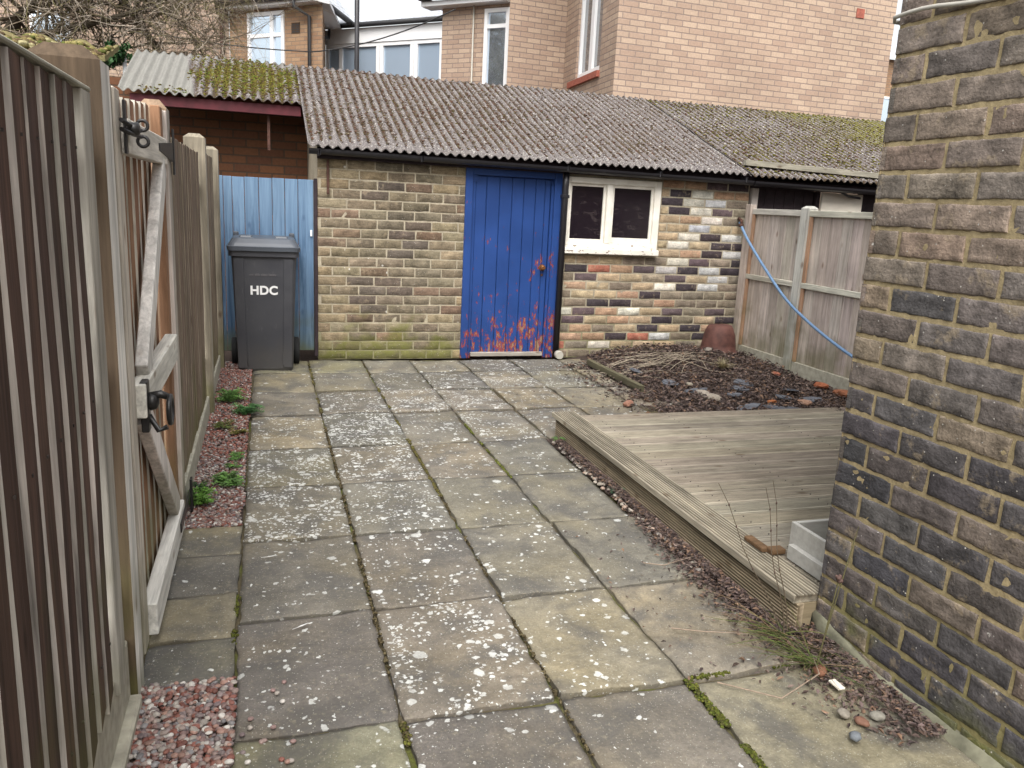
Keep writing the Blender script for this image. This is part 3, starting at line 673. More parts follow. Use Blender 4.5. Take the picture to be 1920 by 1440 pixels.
# roof -------------------------------------------------------------
EY, EZ = 6.50, 1.695; TP = math.tan(rad(20.6)); RY = 8.85
def rz(y): return EZ+(y-EY)*TP
def rsurf(x, y): return rz(y)+.012*noise.noise(Vector((x*.8, y*.8, 2.)))+.010*min(1., max(0., (y-7.66)/.03))
def corrsheet(mb, X0, X1, Y0, Y1, pitch, amp, colfn, per=8, nl=14, edge_jit=.008, zoff=0., thick=.007):
    nu = int((X1-X0)/pitch*per); idx = {}
    for j in range(nl+1):
        for i in range(nu+1):
            x = X0+(X1-X0)*i/nu; y = Y0+(Y1-Y0)*j/nl; ph = 2*pi*(x-X0)/pitch; h = cos(ph)*amp
            y_ = y+(edge_jit*noise.noise(Vector((x*2.2, j, 5.))) if j in (0,) else 0)
            sag = .012*noise.noise(Vector((x*.8, y*.8, 2.)))
            lap = .010*min(1., max(0., (y-7.66)/.03)); edge_w = .004*noise.noise(Vector((x*25, y*9, 4)))
            z = rz(y_)+h+zoff+sag+lap+edge_w*.5+.0015*noise.noise(Vector((x*60, y*60, 0)))
            idx[i, j, 0] = mb.av((x, y_, z), colfn(x, y, .5-.5*cos(ph))); idx[i, j, 1] = mb.av((x, y_, z-thick), colfn(x, y, .5-.5*cos(ph)))
    for j in range(nl):
        for i in range(nu):
            mb.af((idx[i, j, 0], idx[i+1, j, 0], idx[i+1, j+1, 0], idx[i, j+1, 0]), sm=True)
            mb.af((idx[i, j, 1], idx[i, j+1, 1], idx[i+1, j+1, 1], idx[i+1, j, 1]), sm=True)
    for i in range(nu):
        mb.af((idx[i, 0, 1], idx[i+1, 0, 1], idx[i+1, 0, 0], idx[i, 0, 0])); mb.af((idx[i, nl, 0], idx[i+1, nl, 0], idx[i+1, nl, 1], idx[i, nl, 1]))
    for j in range(nl):
        mb.af((idx[0, j, 0], idx[0, j+1, 0], idx[0, j+1, 1], idx[0, j, 1])); mb.af((idx[nu, j, 1], idx[nu, j+1, 1], idx[nu, j+1, 0], idx[nu, j, 0]))
PM, AM = .0738, .0125
def mossmain(x, y):
    return max(0, min(1, .42+.35*noise.noise(Vector((x*1.3, y*1.1, 0)))+.12*noise.noise(Vector((x*5, y*5, 3)))))
rf = MB()
corrsheet(rf, .325, 4.20, EY, RY, PM, AM, lambda x, y, v: (mossmain(x, y)*.8 if y > EY+.35 else .12, v*(.95 if y > EY+.2 else .3), 0, 1), per=8, nl=40)
rf.col((0, 0, 0, 1))
for yb_ in (6.68, 7.74, 8.72):
    for k in range(2, 52, 4):
        xb_ = .325+PM*k; rf.lathe([(.011, -.002), (.011, .004), (.005, .006), (.005, .014)], (xb_, yb_, rsurf(xb_, yb_)+AM), 8)
roof = part(rf, 'roof', 'corr', shed, 'grey corrugated roof sheets with moss in the valleys')
def mosspatch(mb, X0, X1, Y0, Y1, pitch, amp, n_, dens, cols_, zoff=0., crest=.08, smin=.006, smax=.016):
    k = 0
    for i in range(n_):
        x, y = R(X0, X1), R(Y0, Y1); d = dens(x, y)
        ph = (x-X0)/pitch; 
        if random.random() > d: continue
        if random.random() > crest: x = X0+(math.floor(ph)+.5)*pitch+random.gauss(0, pitch*.12)
        if x > X1: continue
        h = cos(2*pi*(x-X0)/pitch)*amp; s_ = R(smin, smax); c = random.choice(cols_); kk = R(.6, 1.3)
        blob(mb, (x, y, rsurf(x, y)+h+zoff+s_*.15), s_*1.1, s_*R(1, 2.0), s_*.7, (c[0]*kk, c[1]*kk, c[2]*kk, 1), i)
MC = [(.075, .045, .03), (.095, .06, .04), (.085, .07, .03), (.06, .04, .03), (.13, .10, .085), (.10, .05, .035), (.20, .175, .155)]
mo = MB(); mosspatch(mo, .325, 4.17, EY+.12, RY, PM, AM, 22000, lambda x, y: .25+1.1*mossmain(x, y)*(.5 if y < EY+.5 else 1.), MC, crest=.12, smin=.004, smax=.0105)
mp = part(mo, 'moss', 'moss', shed); mp['kind'] = 'stuff'
bs = MB(); bs.col((.1, .5, 0)); bs.quad((.33, RY+.004, rz(RY)-.01), (4.2, RY+.004, rz(RY)-.01), (4.2, RY+2.2, rz(RY)-.8), (.33, RY+2.2, rz(RY)-.8)); part(bs, 'rear_roof', 'corr', shed)
# gutter, fascia and pipe
gt = MB(); gt.smooth = True
def gutter(mb, a, b, r=.045):
    a = Vector(a); b = Vector(b); d = (b-a).normalized(); s_ = Vector((0, -1, 0)); n_ = 8; rs = []
    for p in (a, b):
        ring = []
        for k in range(n_+1):
            t = pi*k/n_; ring.append(mb.av(p+s_*cos(t)*r+Vector((0, 0, -1))*sin(t)*r))
        for k in range(n_, -1, -1):
            t = pi*k/n_; ring.append(mb.av(p+s_*cos(t)*(r-.004)+Vector((0, 0, -1))*sin(t)*(r-.004)))
        rs.append(ring)
    L_ = len(rs[0])
    for k in range(L_): mb.af((rs[0][k], rs[0][(k+1) % L_], rs[1][(k+1) % L_], rs[1][k]), sm=False)
    mb.af([rs[0][k] for k in range(n_+1)][::-1], sm=False); mb.af([rs[1][k] for k in range(n_+1)], sm=False)
gutter(gt, (.335, 6.555, 1.672), (4.25, 6.555, 1.640), .042)
for x in (.40, 1.2, 2.44, 3.3, 4.16): gt.box((x, 6.509, 1.62), (x+.02, 6.602, 1.668), bev=.003)
part(gt, 'gutter', 'black', shed)
fs = MB(); fs.box((.41, SY+.08, 1.60), (4.29, SY+.10, 1.765)); fs.box((.40, 6.612, 1.605), (4.30, 6.648, 1.69), bev=.003); part(fs, 'fascia_board', 'darkwood', shed)
dp = MB(); dp.tube([(2.468, 6.61, 1.62), (2.468, 6.615, 1.5), (2.468, 6.615, .06)], .028, 12); dp.box((2.436, 6.585, 1.40), (2.50, 6.655, 1.43), bev=.004); part(dp, 'downpipe', 'black', shed)
sp_ = MB(); sp_.lathe([(.034, .0), (.038, .02), (.036, .06), (.024, .061), (.022, .02)], (2.475, 6.52, .045), 16, 'y'); part(sp_, 'drain_spout', 'cable', shed)
br_ = MB(); br_.beam((.482, SY-.02, 1.60), (.484, SY-.02, 1.335), .020, .012, up=(1, 0, 0)); part(br_, 'iron_strap', 'rust', shed)
# pipe stub at the wall corner where the hose is tied
# ================================================================== open store at the left
store = thing('open_store', 'lean-to store with mossy corrugated roof above a dark red board', 'outbuilding', (-.4, 7.7, 0))
sw = MB(); uvwall(sw, (-1.5, 8.1), (.40, 8.1), 0, 2.25); part(sw, 'wall', 'storebrick', store)
lr = MB()
LY = 7.57
def mossleft(x, y):
    e = (x-(-.1))/.58; t = (y-8.22)/.62; d = 1.15-sqrt(e*e+t*t*.75)+.4*noise.noise(Vector((x*3, y*3, 7)))
    return max(0, min(1, d*1.8))
def cl(x, y): return 1. if x < -.62-(y-8.2)*.12 else .55*max(0, min(1, (y-8.55)*6))
corrsheet(lr, -1.13, .33, LY, RY, .0785, .0135, lambda x, y, v: (mossleft(x, y), v*(1-.7*cl(x, y)), cl(x, y), 1), per=9, nl=30, edge_jit=.01, zoff=.004)
part(lr, 'roof', 'corr', store)
ml = MB(); mosspatch(ml, -1.13, .32, LY+.02, RY, .0785, .0135, 8500, lambda x, y: mossleft(x, y)*.95*(0 if cl(x, y) > .9 else 1) + (.5 if (x < -.62 and x > -.98 and y < LY+.12) else 0), [(.12, .105, .02), (.13, .11, .025), (.10, .08, .02), (.09, .12, .02), (.09, .06, .03), (.08, .055, .03)], crest=.6, zoff=.004, smin=.004, smax=.011)
mlp = part(ml, 'moss', 'moss', store); mlp['kind'] = 'stuff'
rb = MB(); rb.box((-1.05, LY+.05, 1.99), (.325, LY+.08, 2.075), bev=.003); part(rb, 'fascia_board', 'redpaint', store)
bb = MB(); bb.beam((.05, LY+.13, 2.01), (.05, LY+.13, 1.69), .025, .02, up=(1, 0, 0)); part(bb, 'roof_bracket', 'rust', store)
bl = MB(); bl.quad((-1.1, RY+.004, rz(RY)-.01), (.329, RY+.004, rz(RY)-.01), (.329, RY+2.2, rz(RY)-.8), (-1.1, RY+2.2, rz(RY)-.8)); bl.c = [(.1, .5, 0, 1)]*4; part(bl, 'rear_roof', 'corr', store)
# blue fence filling the gap
bf = thing('blue_fence', 'pale blue stained plank fence behind the wheelie bin', 'fence', (.05, SY, 0))
xs = [-.41, -.30, -.235, -.145, -.04, .06, .155, .255, .375]
for a, b_ in zip(xs, xs[1:]):
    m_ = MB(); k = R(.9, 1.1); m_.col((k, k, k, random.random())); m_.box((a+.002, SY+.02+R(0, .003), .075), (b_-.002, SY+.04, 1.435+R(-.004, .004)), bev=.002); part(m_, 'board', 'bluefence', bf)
m_ = MB(); m_.col((.35, .38, .42, .2)); m_.box((.376, SY-.01, .03), (.403, SY+.05, 1.45), bev=.003); part(m_, 'post', 'darkwood', bf)
m_ = MB(); m_.box((.347, SY+.005, 1.0), (.362, SY+.019, 1.05), bev=.002); part(m_, 'bolt', 'upvc', bf)
# ================================================================== neighbouring outbuilding at the right
nb = thing('neighbour_outbuilding', 'neighbouring outbuilding right of the wooden fence, mossy roof, dark door, cream panel', 'outbuilding', (5.8, SY, 0))
nr = MB(); 
def mossn(x, y): return max(0, min(1, .38+.2*(x-4.2)+.5*noise.noise(Vector((x*1.4, y*1.4, 9)))))
corrsheet(nr, 4.205, 8.0, EY+.0, RY, PM, AM, lambda x, y, v: (mossn(x, y)*(.8 if y < EY+.3 else 1), v*.95, 0, 1), per=8, nl=36, zoff=-.006)
part(nr, 'roof', 'corr', nb)
mo = MB(); mosspatch(mo, 4.21, 7.2, EY+.05, RY, PM, AM, 10000, lambda x, y: .25+.85*mossn(x, y), MC+[(.12, .11, .02), (.14, .12, .025)]*3, crest=.4, smin=.004, smax=.0115)
mq = part(mo, 'moss', 'moss', nb); mq['kind'] = 'stuff'
bs = MB(); bs.quad((4.21, RY+.004, rz(RY)-.01), (8, RY+.004, rz(RY)-.01), (8, RY+2.2, rz(RY)-.8), (4.21, RY+2.2, rz(RY)-.8)); bs.c = [(.1, .5, 0, 1)]*4; part(bs, 'rear_roof', 'corr', nb)
bt = MB(); bt.col((.27, .25, .20, .4)); bt.beam((4.24, 6.70, 1.805), (5.9, 6.56, 1.752), .05, .06); part(bt, 'roof_batten', 'wood_x', nb, 'grey timber batten lying along the mossy roof')
m_ = MB(); m_.box((4.302, SY, 1.585), (7.9, SY+.05, 1.66), bev=.003); part(m_, 'fascia_board', 'darkwood', nb)
m_ = MB(); gutter(m_, (4.26, 6.555, 1.638), (7.9, 6.555, 1.60), .042); m_.tube([(5.2, 6.555, 1.60), (5.35, 6.60, 1.555), (5.5, 6.62, 1.545)], .012, 6); part(m_, 'gutter', 'black', nb)
m_ = MB(); m_.col((.42, .38, .35, .6)); m_.box((4.335, SY+.0, 0), (4.40, SY+.06, 1.584), bev=.003); part(m_, 'post', 'wood_z', nb)
for k in range(6):
    m_ = MB(); m_.box((4.402+k*.108, SY+.06, 0), (4.506+k*.108, SY+.08, 1.60), bev=.003); part(m_, 'door_board', 'darkwood', nb)
m_ = MB(); m_.box((5.06, SY+.03, 0), (5.10, SY+.09, 1.584)); m_.box((5.57, SY+.03, 0), (5.60, SY+.09, 1.584)); part(m_, 'door_frame', 'darkwood', nb)
m_ = MB(); m_.box((5.102, SY+.0, .6), (5.568, SY+.03, 1.58), bev=.003); part(m_, 'panel', 'cream', nb)
m_ = MB(); m_.box((4.306, SY+.105, 1.601), (7.9, SY+.125, 1.775)); part(m_, 'wall_plate', 'darkwood', nb)
m_ = MB(); m_.box((5.602, SY+.08, 0), (7.9, SY+.12, 1.60)); m_.box((4.302, SY+.10, 0), (5.06, SY+.14, 1.6)); part(m_, 'wall', 'darkwood', nb)
# ================================================================== FENCES (left)
BRN = (.082, .046, .034); LT = (.44, .41, .36); GRYW = (.30, .27, .22)
def feather(mb, y0, w_, z0, z1, xf, c, cedge, thick=.015, d=-1):
    """feather-edge board on plane x=xf (face toward +x); its thick edge faces the camera"""
    a = random.random(); n_ = 7; jj = R(0, 30)
    L = []
    for i in range(n_+1):
        z = z0+(z1-z0)*i/n_; dx = .004*noise.noise(Vector((jj, z*1.7, 0))); dy = .004*noise.noise(Vector((z*1.3, jj, 0)))
        L.append([(xf-.012, y0+dy), (xf-.012+thick+dx, y0+dy), (xf-.004+dx, y0+w_+dy), (xf-.012, y0+w_+dy)])
        L[-1] = [(p[0], p[1], z) for p in L[-1]]
    for i in range(n_):
        A, B = L[i], L[i+1]
        mb.col(cedge, a); mb.quad(A[0], A[1], B[1], B[0])
        mb.col(c, a); mb.quad(A[1], A[2], B[2], B[1]); mb.quad(A[2], A[3], B[3], B[2]); mb.quad(A[3], A[0], B[0], B[3])
    mb.col(cedge, a); mb.quad(L[-1][0], L[-1][1], L[-1][2], L[-1][3]); mb.quad(*L[0][::-1])
f1 = thing('board_fence', 'nearest brown feather-edge board fence beside the camera, pale board edges', 'fence', (-.36, 1.0, 0))
y = -.05; ys = []
while y < 1.76: ys.append(y); y += .0925
for k, yy in enumerate(ys):
    m_ = MB(); yb = yy
    feather(m_, yb+.012, .094, .205+R(-.012, .012), 1.502, -.345, jc(BRN, .24, 1)[:3], jc(LT, .1, 1)[:3], thick=.0162)
    m_.col((.05, .04, .035))
    for zn in (.335, .885, 1.385): m_.box((-.3435, yb+.055, zn), (-.3405, yb+.060, zn+.005))
    part(m_, 'board', 'wood_fence', f1)
m_ = MB(); m_.col((.33, .31, .27, .7)); m_.box((-.362, 1.84, .16), (-.340, 1.925, 1.505), bev=.002); part(m_, 'end_batten', 'wood_z', f1)
m_ = MB(); m_.col((.34, .33, .27, .3)); m_.box((-.385, -.06, 1.506), (-.339, 1.93, 1.516), bev=.003); part(m_, 'capping_rail', 'wood_y', f1)
m_ = MB(); m_.box((-.40, -.06, -.02), (-.352, 2.027, .20), bev=.004); m_.box((-.372, -.06, -.02), (-.325, 2.027, .045), bev=.006); part(m_, 'gravel_board', 'concrete', f1)
m_ = MB(); m_.col((.2, .15, .1, .5)); m_.box((-.41, -.06, .3), (-.375, 2.02, .37)); m_.box((-.41, -.06, .85), (-.375, 2.02, .92)); m_.box((-.41, -.06, 1.35), (-.375, 2.02, 1.42)); part(m_, 'rail', 'wood_y', f1)
# posts
def woodpost(x0, x1, y0, y1, zt, c, front=None, name='fence_post', label='', rise=.03, parent=None, cside=None):
    m_ = MB(); m_.smooth = False; n_ = 12
    xm_, ym_ = (x0+x1)/2, (y0+y1)/2; L = []
    for i in range(n_+1):
        z = -.05+(zt+.05)*i/n_
        L.append([(x0, y0, z), (x1, y0, z), (x1, y1, z), (x0, y1, z)])
    cs = [c, cside or c, c, c]; al = random.random()
    for i in range(n_):
        for k in range(4):
            m_.col(cs[k], al); m_.quad(L[i][k], L[i][(k+1) % 4], L[i+1][(k+1) % 4], L[i+1][k])
    m_.col(c, al); t = L[-1]; rr = [( (p[0]+xm_)/2, (p[1]+ym_)/2, zt+rise) for p in t]
    for k in range(4): m_.quad(t[k], t[(k+1) % 4], rr[(k+1) % 4], rr[k])
    m_.quad(*rr)
    if parent is not None: return part(m_, name, 'wood_z', parent)
    o = m_.build(name, 'wood_z'); return o
woodpost(-.485, -.335, 2.03, 2.135, 1.585, (.088, .062, .040), parent=f1, cside=(.68, .66, .62), name='post')
# gate --------------------------------------------------------------
gt_ = thing('garden_gate', 'narrow ledged and braced wooden gate with black ring latch', 'gate', (-.35, 2.75, 0))
GL = (.62, .59, .54)
def gbox(name, p0, p1, c, mat='wood_z', lab=None, bev=.003):
    m_ = MB(); m_.col(jc(c, .06)); m_.box(p0, p1, bev=bev); return part(m_, name, mat, gt_, lab)
gbox('stile', (-.385, 2.145, .03), (-.348, 2.235, 1.56), (.34, .30, .25)); gbox('stile', (-.385, 2.2355, .03), (-.343, 2.315, 1.555), (.46, .42, .36))
gbox('stile', (-.375, 3.165, .02), (-.343, 3.235, 1.60), (.27, .15, .085)); gbox('stile', (-.375, 3.236, .02), (-.330, 3.262, 1.59), (.52, .48, .42))
yy = 2.33
for k in range(7):
    m_ = MB(); feather(m_, yy, .110, .03, 1.545+.008*k, -.372, jc((.24, .125, .07), .1, 1)[:3], jc((.50, .46, .40), .08, 1)[:3], thick=.0130); part(m_, 'slat', 'wood_z', gt_); yy += .116
gbox('rail', (-.360, 2.3155, 1.40), (-.325, 3.1645, 1.488), GL, 'wood_y'); gbox('rail', (-.360, 2.3155, .70), (-.318, 3.1645, .795), GL, 'wood_y'); gbox('rail', (-.360, 2.3155, .045), (-.318, 3.1645, .145), GL, 'wood_y')
for (a, b_) in (((-.3415, 2.45, .796), (-.3415, 3.09, 1.399)), ((-.3415, 3.07, .146), (-.3415, 2.40, .699))):
    m_ = MB(); m_.col(jc((.62, .59, .54), .05)); m_.beam(a, b_, .085, .034, up=(0, 0, 1)); part(m_, 'brace', 'wood_z', gt_)
woodpost(-.43, -.332, 3.262, 3.36, 1.60, (.26, .18, .12), parent=gt_, name='hanging_post', cside=(.40, .36, .31))
# ironmongery
m_ = MB()
m_.box((-.3245, 3.365-.03, 1.37), (-.318, 3.365, 1.535), bev=.001)
i0 = [m_.av(p) for p in ((-.3215, 3.33, 1.485), (-.3215, 3.33, 1.415), (-.3215, 2.93, 1.462), (-.3215, 2.93, 1.440))]; i1 = [m_.av(p) for p in ((-.3255, 3.33, 1.485), (-.3255, 3.33, 1.415), (-.3255, 2.93, 1.462), (-.3255, 2.93, 1.440))]
m_.af((i0[0], i0[1], i0[3], i0[2])); m_.af((i1[0], i1[2], i1[3], i1[1])); m_.af((i0[0], i0[2], i1[2], i1[0])); m_.af((i0[1], i1[1], i1[3], i0[3])); m_.af((i0[2], i0[3], i1[3], i1[2]))
part(m_, 'hinge', 'iron', gt_)
m_ = MB(); m_.box((-.315, 3.36, -.0), (-.306, 3.40, .155), bev=.001); m_.box((-.3165, 2.98, .082), (-.3125, 3.36, .118), bev=.001); part(m_, 'hinge', 'iron', gt_)
def torus(mb, c, R_, r_, ax, n=20, m=7):
    u, v = {'x': ((0, 1, 0), (0, 0, 1)), 'y': ((1, 0, 0), (0, 0, 1)), 'z': ((1, 0, 0), (0, 1, 0))}[ax]; u = Vector(u); v = Vector(v)
    mb.tube([Vector(c)+u*cos(2*pi*k/n)*R_+v*sin(2*pi*k/n)*R_ for k in range(n+1)], r_, m, caps=False)
m_ = MB(); m_.box((-.334, 2.285, 1.40), (-.328, 2.315, 1.53), bev=.002); m_.tube([(-.325, 2.20, 1.475), (-.315, 2.31, 1.468), (-.303, 2.36, 1.462)], .0055, 8)
m_.tube([(-.328, 2.22, 1.455), (-.312, 2.29, 1.448), (-.300, 2.34, 1.446)], .0055, 8); m_.lathe([(.012, -.33), (.016, -.325), (.016, -.30), (.01, -.297)], (0, 2.30, 1.462), 12, 'x')
torus(m_, (-.300, 2.37, 1.476), .013, .0045, 'y'); torus(m_, (-.300, 2.37, 1.436), .013, .0045, 'y'); part(m_, 'latch', 'iron', gt_)
m_ = MB(); m_.box((-.336, 2.33, .655), (-.316, 2.375, .80), bev=.003); m_.tube([(-.318, 2.352, .755), (-.285, 2.352, .76), (-.262, 2.352, .75)], [.010, .012, .009], 8); m_.tube([(-.318, 2.352, .70), (-.295, 2.352, .655), (-.272, 2.352, .665)], .008, 8)
torus(m_, (-.262, 2.352, .715), .038, .0075, 'x'); m_.lathe([(.02, -.318), (.026, -.312), (.022, -.296), (.008, -.29)], (0, 2.352, .74), 14, 'x'); part(m_, 'ring_latch', 'iron', gt_)
# far fence ---------------------------------------------------------
def far_fence(y0, y1, label, zt=1.52, posts=()):
    t = thing('board_fence', label, 'fence', (-.35, y0, 0), 'feather-edge fence panels')
    yy = y0
    while yy < y1-.02:
        m_ = MB(); feather(m_, yy, min(.094, y1-yy), .125+R(-.006, .006), zt+R(-.004, .004), -.343, jc((.17, .125, .09), .15, 1)[:3], jc((.24, .20, .15), .1, 1)[:3], thick=.0098); part(m_, 'board', 'wood_z', t); yy += .0925
    m_ = MB(); m_.box((-.37, y0, -.02), (-.334, y1, .123), bev=.004); part(m_, 'gravel_board', 'concrete', t)
    m_ = MB(); m_.col((.25, .22, .17, .3)); m_.box((-.39, y0, .3), (-.356, y1, .37)); m_.box((-.39, y0, 1.3), (-.356, y1, 1.37)); part(m_, 'rail', 'wood_y', t)
    for p in posts: woodpost(-.425, -.312, p, p+.105, 1.605, (.235, .205, .155), parent=t, name='post', rise=.022, cside=(.33, .30, .245))
    return t
far_fence(3.365, 4.955, 'weathered board fence beyond the garden gate, with tall post at far end', posts=(4.97,))
far_fence(5.085, 6.25, 'short weathered board fence panel nearest the wheelie bin', zt=1.545, posts=(6.30,))
# right fence -------------------------------------------------------
rfn = thing('panel_fence', 'grey weathered panel fence between leaf bed and neighbour, pointed post', 'fence', (4.3, 5.5, 0))
XR = 4.27
def rpost(y0, w_, zt, c, rise=.02, x0=XR-.02, x1=XR+.075):
    woodpost(x0, x1, y0, y0+w_, zt, c, parent=rfn, name='post', rise=rise)
rpost(5.70, .095, 1.41, (.44, .43, .39)); 
m_ = MB(); m_.col((.40, .335, .29, .4)); m_.box((XR-.03, 6.52, 0), (XR+.03, 6.60, 1.43), bev=.003); part(m_, 'post', 'wood_z', rfn)
for (ya, yb) in ((5.797, 6.519), (3.9, 5.698)):
    yy = ya
    while yy < yb-.02:
        m_ = MB(); w_ = min(.118, yb-yy); c = jc((.42, .365, .32), .12); m_.col(c); xo = R(0, .006)
        m_.box((XR+.018+xo, yy+.001, .14), (XR+.032+xo, yy+w_-.001, 1.385), bev=.002); part(m_, 'board', 'wood_z', rfn); yy += w_
    for (za, zb) in ((1.345, 1.395), (.76, .805)):
        m_ = MB(); m_.col(jc((.46, .43, .37), .06)); m_.box((XR-.008, ya+.001, za), (XR+.0155, yb-.001, zb), bev=.003); part(m_, 'rail', 'wood_y', rfn)
    m_ = MB(); m_.box((XR+.0, ya+.001, -.02), (XR+.036, yb-.001, .139), bev=.003); part(m_, 'gravel_board', 'concrete', rfn)
    m_ = MB(); m_.col((.36, .22, .14, .2)); m_.box((XR-.005, yb-.035, .14), (XR+.016, yb-.002, .759), bev=.002); m_.box((XR-.005, yb-.035, .806), (XR+.016, yb-.002, 1.344), bev=.002); part(m_, 'end_batten', 'wood_z', rfn)
# ================================================================== house wall at the right
hs_ = thing('brick_house', 'dark brick house wall at the right with yellowed mortar', 'house', (1.7, 1.985, 0))
HX, HY = 1.70, 1.985; hu = Vector((.035, -1, 0)).normalized(); hn = Vector((-1, -.035, 0)).normalized()
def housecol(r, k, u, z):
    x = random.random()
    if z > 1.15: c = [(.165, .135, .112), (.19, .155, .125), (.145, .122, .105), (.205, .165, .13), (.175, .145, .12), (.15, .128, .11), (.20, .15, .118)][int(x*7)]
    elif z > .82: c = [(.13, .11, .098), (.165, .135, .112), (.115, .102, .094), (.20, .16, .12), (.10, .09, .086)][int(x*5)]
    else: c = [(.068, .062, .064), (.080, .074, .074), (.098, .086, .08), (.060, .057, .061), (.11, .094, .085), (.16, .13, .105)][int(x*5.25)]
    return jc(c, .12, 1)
hw = MB()
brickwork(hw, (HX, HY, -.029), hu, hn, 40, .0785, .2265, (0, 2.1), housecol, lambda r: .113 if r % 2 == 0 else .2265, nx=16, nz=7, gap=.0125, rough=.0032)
mortarplane(hw, (HX, HY, -.029), hu, hn, 0, 2.1, 0, 3.12, depth=.0034, step=.016, rough=.0035)
brickwork(hw, Vector((HX, HY, -.029))+hu*2.1, hu, hn, 40, .0785, .2265, (0, 2.2), housecol, lambda r: .113 if r % 2 == 0 else .2265, nx=2, nz=1, gap=.0125)
mortarplane(hw, Vector((HX, HY, -.029))+hu*2.1, hu, hn, 0, 2.2, 0, 3.12, depth=.007, step=.2)
# end wall facing the outbuilding, and the storey above
brickwork(hw, (HX, HY, -.029), (1, 0, 0), (0, 1, 0), 40, .0785, .2265, (0, 5.2), housecol, lambda r: .2265 if r % 2 == 0 else .113, nx=2, nz=1, gap=.0125)
mortarplane(hw, (HX, HY, -.029), (1, 0, 0), (0, 1, 0), 0, 5.2, 0, 3.12, depth=.007, step=.3)
part(hw, 'wall', ['brick_house', 'mortar_house'], hs_)
up = MB(); a = Vector((HX, HY, 0)); b_ = a+hu*4.3
uvwall(up, (b_.x, b_.y), (a.x, a.y), 3.091, 5.0); uvwall(up, (HX, HY), (HX+5.2, HY), 3.091, 5.0); part(up, 'upper_wall', 'orange', hs_)
pl = MB(); pl.smooth = True; nn_ = 60; prev = None
for i in range(nn_+1):
    u = 2.0*i/nn_; p = Vector((HX, HY, 0))+hu*u; j1 = .012*noise.noise(Vector((u*9, 0, 0))); j2 = .012*noise.noise(Vector((u*9, 5, 0)))
    wd = .010+min(.012, .02*u)+j1*.5; ht = .070-min(.055, .2*u)+j2*.6
    ring = [pl.av(p+hn*-.004+Vector((0, 0, ht+.012))), pl.av(p+hn*.012+Vector((0, 0, ht))), pl.av(p+hn*wd*.7+Vector((0, 0, ht*.45))), pl.av(p+hn*(wd+.01)+Vector((0, 0, -.02)))]
    if prev: [pl.af((prev[k], prev[k+1], ring[k+1], ring[k])[::-1]) for k in range(3)]
    else: pl.af(ring)
    prev = ring
part(pl, 'cement_fillet', 'render', hs_, 'mossy cement fillet along the foot of the wall')
cb = MB(); P0 = Vector((HX, HY, 0)); pts = []
for i in range(26):
    u = -.006+1.2*i/25; z = 1.875-.045*u+.010*sin(u*7+.5)+.004*sin(u*19); pts.append(P0+hu*u+hn*.014+Vector((0, 0, z)))
pts.insert(0, P0+hu*-.02+hn*.0+Vector((0, .0, 1.872))); pts.insert(0, P0+Vector((.08, .014, 1.87)))
cb.tube(pts, .0058, 8); tag(cb.build('cable', 'cable'), 'pale grey cable clipped along the upper bricks of the house wall', 'cable')
# ================================================================== deck
dk = thing('timber_deck', 'low grooved timber deck beside the paving', 'deck', (1.65, 3.1, 0))
DZ = .135
def grooved(mb, A, along, across, up, L, W, T, n_, gd, col, cap=True):
    """board starting at A; cross-section with n_ grooves on its top; extruded along"""
    A = Vector(A); al = Vector(along); ac = Vector(across); upv = Vector(up); prof = [(0, -T), (0, -.003), (.003, 0)]
    w = (W-.012)/n_; x = .006
    for k in range(n_): prof += [(x+w*.12, 0), (x+w*.3, -gd), (x+w*.7, -gd), (x+w*.88, 0)]; x += w
    prof += [(W-.003, 0), (W, -.003), (W, -T)]
    mb.col(col); segs = 6; rings = []
    for s_ in range(segs+1): rings.append([mb.av(A+al*(L*s_/segs)+ac*p[0]+upv*(p[1]+.0012*noise.noise(Vector((s_*.7, A.x*9+A.y*11, 0)))), (mb.cur if p[1] > -gd*.9 or p[1] <= -T else (mb.cur[0]*.30, mb.cur[1]*.27, mb.cur[2]*.24, mb.cur[3]))) for p in prof])  # groove bottoms coloured darker to stand in for the shade inside them
    flip = al.cross(ac).dot(upv) < 0
    for a_, b2 in zip(rings, rings[1:]):
        for k in range(len(prof)):
            q = (a_[k], b2[k], b2[(k+1) % len(prof)], a_[(k+1) % len(prof)]); mb.af(q if not flip else q[::-1])
    if cap: mb.af(rings[0] if not flip else rings[0][::-1]); mb.af(rings[-1][::-1] if not flip else rings[-1])
DW = (.31, .275, .215)
yb = 4.245; yy = yb; DXE = 1.618
k = 0
while yy > 2.05:
    w_ = .1205; m_ = MB(); c = jc(DW, .13)
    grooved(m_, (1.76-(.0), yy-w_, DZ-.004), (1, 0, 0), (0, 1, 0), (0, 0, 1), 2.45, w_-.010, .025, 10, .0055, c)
    m_.col((.06, .05, .045))
    for xs_ in (1.84, 2.30, 2.92, 3.5, 4.1):
        for dy_ in (.025, .085): m_.lathe([(.0035, -.004), (.0035, .0005)], (xs_+R(-.004, .004), yy-w_+dy_, DZ-.004), 7)
    part(m_, 'board', 'deck_x', dk); yy -= w_; k += 1
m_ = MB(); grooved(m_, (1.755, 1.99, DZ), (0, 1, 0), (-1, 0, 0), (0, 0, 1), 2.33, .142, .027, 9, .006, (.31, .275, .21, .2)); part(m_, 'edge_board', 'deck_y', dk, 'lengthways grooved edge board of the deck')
m_ = MB(); grooved(m_, (1.628, 1.985, .106), (0, 1, 0), (0, 0, -1), (-1, 0, 0), 2.31, .118, .025, 9, .006, (.29, .235, .16, .8)); part(m_, 'side_board', 'deck_y', dk, 'upright grooved side board of the deck')
